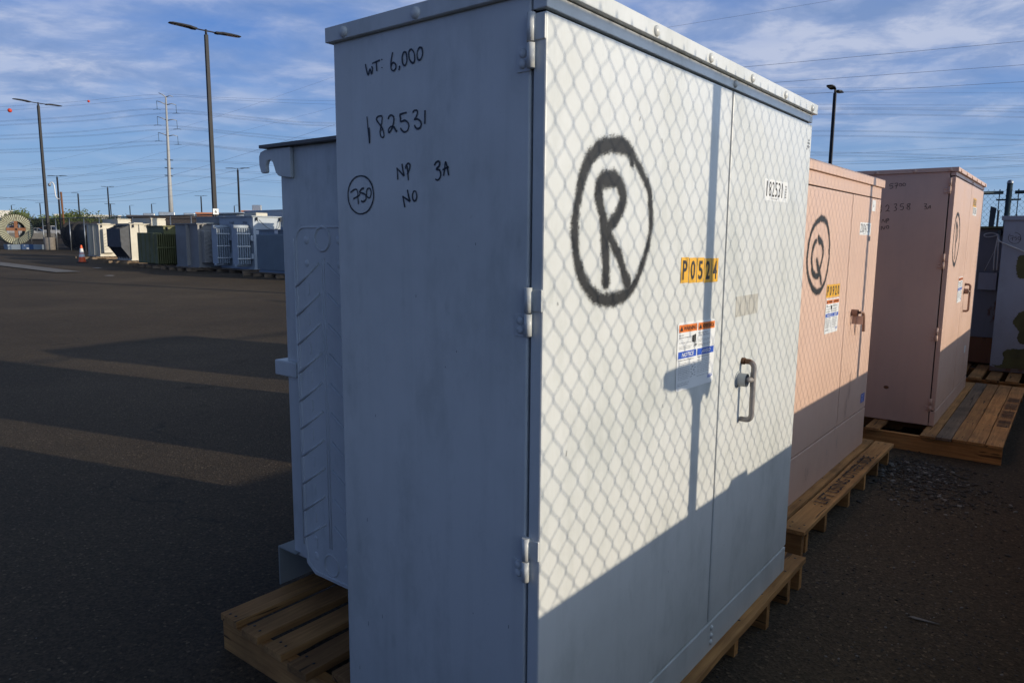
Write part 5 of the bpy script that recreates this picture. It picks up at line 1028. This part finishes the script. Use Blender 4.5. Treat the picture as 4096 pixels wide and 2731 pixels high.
wl = ['upper shield wire carrying an orange ball, left arm of the tower', 'upper shield wire on the right arm of the tower', 'top left conductor pair of the tower', 'top right conductor pair of the tower', 'middle left conductor pair of the tower', 'middle right conductor pair of the tower',
      'bottom left conductor pair of the tower', 'bottom right conductor pair of the tower'] + ['lower %s wire on the tower shaft, %s' % (a, b) for b in ('first level', 'second level', 'third level') for a in ('near', 'far')] + \
     ['thin wire crossing the top edge of the sky right of the big cabinet', 'highest of three thick wires at upper right', 'middle of three thick wires at upper right', 'lowest of three thick wires at upper right', 'faint twisted wire just above the right-hand light pole head', 'faint twisted wire just below the right-hand light pole head',
      'single rising wire low in the right-hand sky', 'upper of a close pair of wires above the third cabinet', 'lower of a close pair of wires above the third cabinet', 'upper wire of the pair touching the third cabinet lid', 'lower wire of the pair touching the third cabinet lid', 'upper wire of the lowest pair at the right edge', 'lower wire of the lowest pair at the right edge',
      'sagging wire that rises steeply past the hooked tank', 'second sagging wire rising towards the hooked tank', 'faint straight wire rising across the left sky', 'faint lower straight wire rising across the left sky', 'nearly level wire low across the left sky', 'lowest sagging wire across the left sky']
for i, (pts, r, k) in enumerate(BG['wires']):
    mb = MB(); p = smooth_pts(pts, 6)
    for s in range(k): mb.tube([(x, y, z - s * .24) for x, y, z in p], r * .72, 4, cap=False)
    tag(mb.build('power_line', mat='line', fixn=False), wl[i], 'power line', 'overhead power lines')
for i, b in enumerate(BG['balls']):
    mb = MB(); mb.dome(b, (0, 0, 1), .32 + .22 * i, .32 + .22 * i, 16, 5); mb.dome(b, (0, 0, -1), .32 + .22 * i, .32 + .22 * i, 16, 5)
    tag(mb.build('marker_ball', mat='red', fixn=False), ['smaller red marker ball, nearer the tower', 'larger red marker ball at the far left'][i], 'marker ball', 'aerial marker balls')

# ------------------------------------------------------------------ yard fence behind the far row and what lies beyond
mt, nt, b = newmat('screen'); o = [n_ for n_ in nt.nodes if n_.type == 'OUTPUT_MATERIAL'][0]; b.inputs['Base Color'].default_value = (.07, .068, .066, 1); b.inputs['Roughness'].default_value = .9
tr = N(nt, 'ShaderNodeBsdfTransparent'); mx = N(nt, 'ShaderNodeMixShader', inp={0: .5}); nt.links.new(tr.outputs[0], mx.inputs[1]); nt.links.new(b.outputs[0], mx.inputs[2]); nt.links.new(mx.outputs[0], o.inputs[0]); M['screen'] = mt
fx, fy = -33.95, 54.21; fa = math.atan2(-.6, .8)
t = empty('chain_link_fence', (fx, fy, .4), fa, 'long chain link fence with dark screening behind the far row', 'fence')
mb = MB(); mb.tube([(-16, 0, 2.43), (46, 0, 2.43)], .032, 6); mb.build('top_rail', t, 'galv_dark')
mb = MB(); mb.add([(-16, .05, 0), (46, .05, 0), (46, .05, 2.4), (-16, .05, 2.4)], [(0, 1, 2, 3)]); mb.build('fence_fabric', t, 'screen', fixn=False)
for k in range(26): mb = MB(); mb.tube([(-14.1 + 2.35 * k, 0, 0), (-14.1 + 2.35 * k, 0, 2.42)], .038, 8); mb.build('fence_post', t, 'galv')
fd = Vector((math.cos(fa), math.sin(fa))); fn = Vector((-fd.y, fd.x))
def behind(tt, d): p = Vector((fx, fy)) + fd * tt + fn * d; return p.x, p.y
dl_ = ['brown cable reel in the second rank behind the fence, left of the pole base', 'brown cable reel in the second rank behind the fence, right of the pole base', 'brown cable reel in the second rank behind the fence, beside the cream unit', 'dark cable reel behind the screened fence, below the pole base', 'dark cable reel behind the fence just right of the concrete base', 'dark cable reel behind the fence midway to the cream unit', 'dark cable reel behind the fence next to the cream unit', 'dark cable reel behind the fence right beside the tall reel']
for i, (tt, d) in enumerate(((-2.2, 8.5), (2.4, 8.2), (7.5, 8.0), (-.9, 3.2), (1.8, 3.0), (4.0, 3.2), (6.4, 3.0), (-3.2, 3.4))):
    x, y = behind(tt, d); reel((x, y, gz(x, y)), R_(66 + 7 * (i % 5)), 1.0 + .08 * (i % 2), 1.3, dl_[i], 'reel_dark', cross=False, group='dark cable reels behind the fence', nr=28)
def car(x, y, yaw, mat, label, truck=False):
    t = empty('parked_car', (x, y, gz(x, y)), yaw, label, 'truck' if truck else 'car', 'vehicles parked beyond the fence')
    if truck: body = [(-2.7, .4), (2.7, .4), (2.75, 1.0), (1.6, 1.15), (1.0, 1.15), (-.5, 1.15), (-2.7, 1.15)]; top = [(1.25, 1.15), (.7, 1.85), (-.6, 1.88), (-.75, 1.15)]
    else: body = [(-2.2, .35), (2.2, .35), (2.25, .75), (1.3, .95), (-1.9, 1.0), (-2.25, .85)]; top = [(1.2, .95), (.5, 1.45), (-.9, 1.48), (-1.7, 1.0)]
    mb = MB(); mb.prism(body, 1, -.9, .9); mb.build('body', t, mat, bevel=.05)
    mb = MB(); mb.use('glass').prism(top, 1, -.78, .78); mb.use(mat); z = max(p[1] for p in top); mb.box(top[2][0], top[1][0], -.74, .74, z - .02, z + .04)
    for xx in (top[1][0], 0, top[2][0]): mb.box(xx - .05, xx + .05, -.8, .8, body[3][1], z)
    mb.build('cabin', t)
    for xx in (-1.45 if not truck else -1.8, 1.4 if not truck else 1.75):
        for s in (-1, 1): mb = MB(); mb.tube([(xx, s * .72, .34), (xx, s * .93, .34)], .34, 16); mb.build('wheel', t, 'tyre')
    return t
cl = [('white pickup truck beyond the fence, left of the cream unit', -.30 * 0, 'car_white', True)]
cs = [(-69, 118, 1.2, 'car_white', True, 'white pickup truck beyond the fence in the gap left of the cream unit'), (-80, 122, .4, 'car_silver', False, 'silver car beyond the fence left of the white pickup'), (-90, 140, .3, 'car_red', False, 'dark red car far beyond the fence'),
      (-74, 140, .5, 'car_dark', False, 'dark car far beyond the fence behind the white pickup'), (-64, 134, .2, 'car_silver', True, 'silver truck far beyond the fence near the cream unit'), (-96, 132, 1.3, 'car_white', False, 'white car beyond the fence behind the concrete based pole'),
      (-82, 155, .6, 'car_white', False, 'small white car farthest from the fence'), (-104, 150, .2, 'car_silver', True, 'silver truck beyond the fence right of the tall reel'), (-87, 117, 1.1, 'car_dark', True, 'dark truck beyond the fence right of the pole base')]
cs += [(-76, 112, .9, 'car_silver', True, 'silver truck beyond the fence between the pole base and the traffic cone'), (-70, 126, .3, 'car_white', False, 'white car beyond the fence above the traffic cone'), (-98, 145, .9, 'car_white', True, 'white truck far beyond the fence left of the pole'), (-84, 132, .2, 'car_white', True, 'white truck beyond the fence under the green trees'), (-66, 112, .1, 'car_dark', False, 'dark car beyond the fence nearest the cream unit'), (-92, 124, .7, 'car_silver', False, 'silver car beyond the fence right of the blue cradle')]
for x, y, yaw, mat, tr_, lb_ in cs: car(x, y, yaw, mat, lb_, tr_)
def house(x, y, yaw, w, d, h, mat, label, wins=(), extra=None, name='building', roof=None):
    t = empty(name, (x, y, gz(x, y) - .3), yaw, label, 'building'); h += .3
    mb = MB(); mb.box(-w / 2, w / 2, 0, d, 0, h); wl_ = mb.build('wall', t, mat)
    mb = MB(); mb.box(-w / 2 - .15, w / 2 + .15, -.15, d + .15, h, h + .22); mb.build('roof', t, roof or mat)
    for (u, z, ww, hh) in wins: mb = MB(); mb.box(u - ww / 2, u + ww / 2, -.05, .02, z, z + hh); mb.build('window', wl_, 'glass')
    if extra:
        for (u, e, eh, m_) in extra: mb = MB(); mb.box(u - e / 2, u + e / 2, 1.5, 1.5 + e, h + .22, h + .22 + eh); mb.build('roof_unit', t, m_, bevel=.05)
    return t
house(-168, 205, R_(38), 46, 14, 6.2, 'white_wall', 'cream white building with square windows at the far left edge', [(u, z, 1.3, 1.1) for u in (-12, -8.5, 0, 4, 8) for z in (2.2, 4.3)])
house(-119, 205, R_(30), 16, 9, 5.0, 'white_wall', 'low white building among the trees left of the brick building', [(u, 2.6, 1.2, 1) for u in (-5, -2, 3)])
house(-29.2, 63, R_(24), 7.0, 8, 2.55, 'brick_dark', 'dark brown brick building behind the fence', extra=[(-.6, 1.3, .35, 'galv'), (1.2, .9, .3, 'galv'), (-2.0, .9, .22, 'galv')])
house(-23.9, 60.8, R_(24), 3.9, 8, 2.1, 'orange_wall', 'low orange plastered wall block right of the brick building', extra=[(0.2, 1.0, .3, 'galv')])
house(-46.5, 120, R_(20), 10, 12, 4.1, 'orange_wall', 'long orange building with a flat roof behind the pale blue unit')
house(-33.0, 100, R_(15), 7.5, 12, 4.0, 'white_wall', 'white flat roofed building beside the hooked tank', extra=[(-2, 1.2, .8, 'galv')], roof='orange_wall')
# horizontal tank behind the pale blue unit
t = empty('storage_tank', (-17.3, 45, gz(17, 45)), R_(-35), 'pale blue horizontal cylinder tank behind the pale blue unit', 'tank')
mb = MB(); zc = 2.15; pr = [(-1.5, .1), (-1.42, .4), (-1.3, .53), (-1.1, .55), (1.1, .55), (1.3, .53), (1.42, .4), (1.5, .1)]
mb.tube([(a, 0, zc) for a, b_ in pr], [b_ for a, b_ in pr], 28); mb.build('shell', t, 'pale_blue')
mb = MB(); mb.box(-1.1, -.9, -.4, .4, 0, 1.7); mb.box(.9, 1.1, -.4, .4, 0, 1.7); mb.build('saddle', t, 'dark_grey')
# clutter in the neighbouring yard: awnings, crates, barriers
for (x, y, yaw, w_, d_, h_, mat, nm, lab, cat) in ((-62, 92, .5, 7, 3, .9, 'block', 'concrete_barrier', 'pale concrete barrier row beyond the fence left of the cream unit', 'barrier'), (-70, 96, .4, 5, .6, 1.1, 'concrete', 'concrete_barrier', 'short concrete barrier beyond the fence near the pole base', 'barrier'),
        (-80, 112, .3, 3.4, 2.2, 1.9, 'rust_orange', 'shipping_crate', 'rust coloured crate beyond the fence right of the pole base', 'crate'), (-93, 117, .4, 2.6, 2.0, 1.6, 'rust_orange', 'shipping_crate', 'rust coloured crate beyond the fence left of the pole', 'crate')):
    t = empty(nm, (x, y, gz(x, y)), yaw, lab, cat); mb = MB(); mb.box(-w_ / 2, w_ / 2, -d_ / 2, d_ / 2, .15, h_); mb.build('body', t, mat, bevel=.05)
    mb = MB()
    for s in (-1, 1): mb.box(s * w_ * .38 - .15, s * w_ * .38 + .15, -d_ / 2, d_ / 2, 0, .15)
    mb.build('skid', t, 'dark_grey')
for (x, y, w_, lab) in ((-88, 122, 7.5, 'grey peaked canopy beyond the fence behind the first big pole'), (-98, 126, 8, 'long pale canopy roof beyond the fence right of the tall reel')):
    t = empty('canopy', (x, y, gz(x, y)), .45, lab, 'canopy'); mb = MB(); mb.prism([(-w_ / 2, 2.4), (0, 3.5), (w_ / 2, 2.4), (w_ / 2, 2.3), (-w_ / 2, 2.3)], 1, -3, 3); mb.build('roof', t, 'tarp')
    for s in (-1, 1):
        for q in (-1, 1): mb = MB(); mb.tube([(s * w_ * .46, q * 2.8, 0), (s * w_ * .46, q * 2.8, 2.35)], .06, 6); mb.build('leg', t, 'galv')
# trees
def tree(x, y, H, W_, label, seed, mat='leaf', n=2600):
    rs = random.Random(seed); H *= .8; z0 = gz(x, y); t = empty('tree', (x, y, z0), 0, label, 'tree', 'trees beyond the neighbouring yard')
    mb = MB(); mb.tube([(0, 0, 0), (.1, 0, H * .3), (0, .1, H * .55)], [.22, .17, .10], 8); tips = []
    for k in range(7):
        q = 2 * math.pi * k / 7 + rs.uniform(-.3, .3); e = (math.cos(q) * W_ * rs.uniform(.2, .36), math.sin(q) * W_ * rs.uniform(.2, .36), H * rs.uniform(.6, .9)); tips.append(e)
        mb.tube([(0, 0, H * .3), (e[0] * .5, e[1] * .5, H * .5), e], [.12, .08, .03], 5)
    mb.build('trunk', t, 'trunk')
    cl_ = []
    for k in range(26):
        q = rs.uniform(0, 6.28); rr = math.sqrt(rs.random()) * W_ * .42; zz = H * rs.uniform(.38, .90); f_ = 1 - abs(zz / H - .6) * 1.1; cl_.append((math.cos(q) * rr * f_, math.sin(q) * rr * f_, zz, W_ * rs.uniform(.09, .17)))
    mb = MB()
    for k in range(n):
        c_ = cl_[rs.randrange(26)]; v = Vector((rs.gauss(0, 1), rs.gauss(0, 1), rs.gauss(0, .8))).normalized() * c_[3] * rs.uniform(.5, 1.15)
        p = Vector(c_[:3]) + v; a_ = Vector((rs.gauss(0, 1), rs.gauss(0, 1), rs.gauss(0, 1))).normalized(); b_ = a_.orthogonal().normalized(); s = rs.uniform(.12, .26)
        mb.add([p - a_ * s, p + b_ * s * .6, p + a_ * s, p - b_ * s * .6], [(0, 1, 2, 3)])
    mb.build('crown', t, mat, fixn=False); return t
def pxy(x, Y): q = (x - 1176) / 1656.13; return q * Y, Y
for i, (px_, Y, H, W_, mat, lab) in enumerate(((62, 175, 6.8, 9, 'leaf', 'round bright green tree behind the tall reel, far left'), (101, 170, 4.0, 8, 'leaf2', 'low tree between the reel and the first big pole'), (131, 175, 4.8, 9, 'leaf', 'low green tree behind the first big pole'), (172, 160, 5.2, 11, 'leaf', 'wide green tree beyond the fence under the single armed pole'),
        (202, 165, 6.2, 10, 'leaf2', 'taller tree just left of the bannered pole'), (262, 200, 5.2, 13, 'leaf2', 'dull green tree between the bannered pole and the brick building'), (236, 190, 4.4, 10, 'leaf', 'low tree behind the cream transformers'), (285, 200, 4.6, 10, 'leaf2', 'low tree touching the left end of the brick building'), (152, 200, 4.6, 11, 'leaf2', 'low far tree between two light poles'))):
    x, y = pxy(px_, Y); tree(x, y, H, W_, lab, 20 + i, mat)
for i, (x, y, H, lab) in enumerate(((45, 64, 2.8, 'small tree beyond the end fence at the right, seen through the mesh'), (49.0, 66, 3.2, 'second tree beyond the end fence at the right, seen through the mesh'))): tree(x, y, H, 5, lab, 50 + i, 'leaf2', 1500)
for i, (x, y, H, lab) in enumerate(((28.5, 43, 3.0, 'taller of two slim posts seen through the end fence'), (38.5, 56, 3.1, 'shorter of two slim posts seen through the end fence'))):
    t = empty('utility_post', (x, y, gz(x, y)), 0, lab, 'post', 'slim posts beyond the end fence'); mb = MB(); mb.tube([(0, 0, 0), (0, 0, H)], .05, 8); mb.build('shaft', t, 'pole'); mb = MB(); mb.box(-.06, .06, -.06, .06, H, H + .06); mb.build('cap', t, 'pole')
# remaining clean-up: smooth normals by default, no stray view objects
bpy.context.view_layer.update()
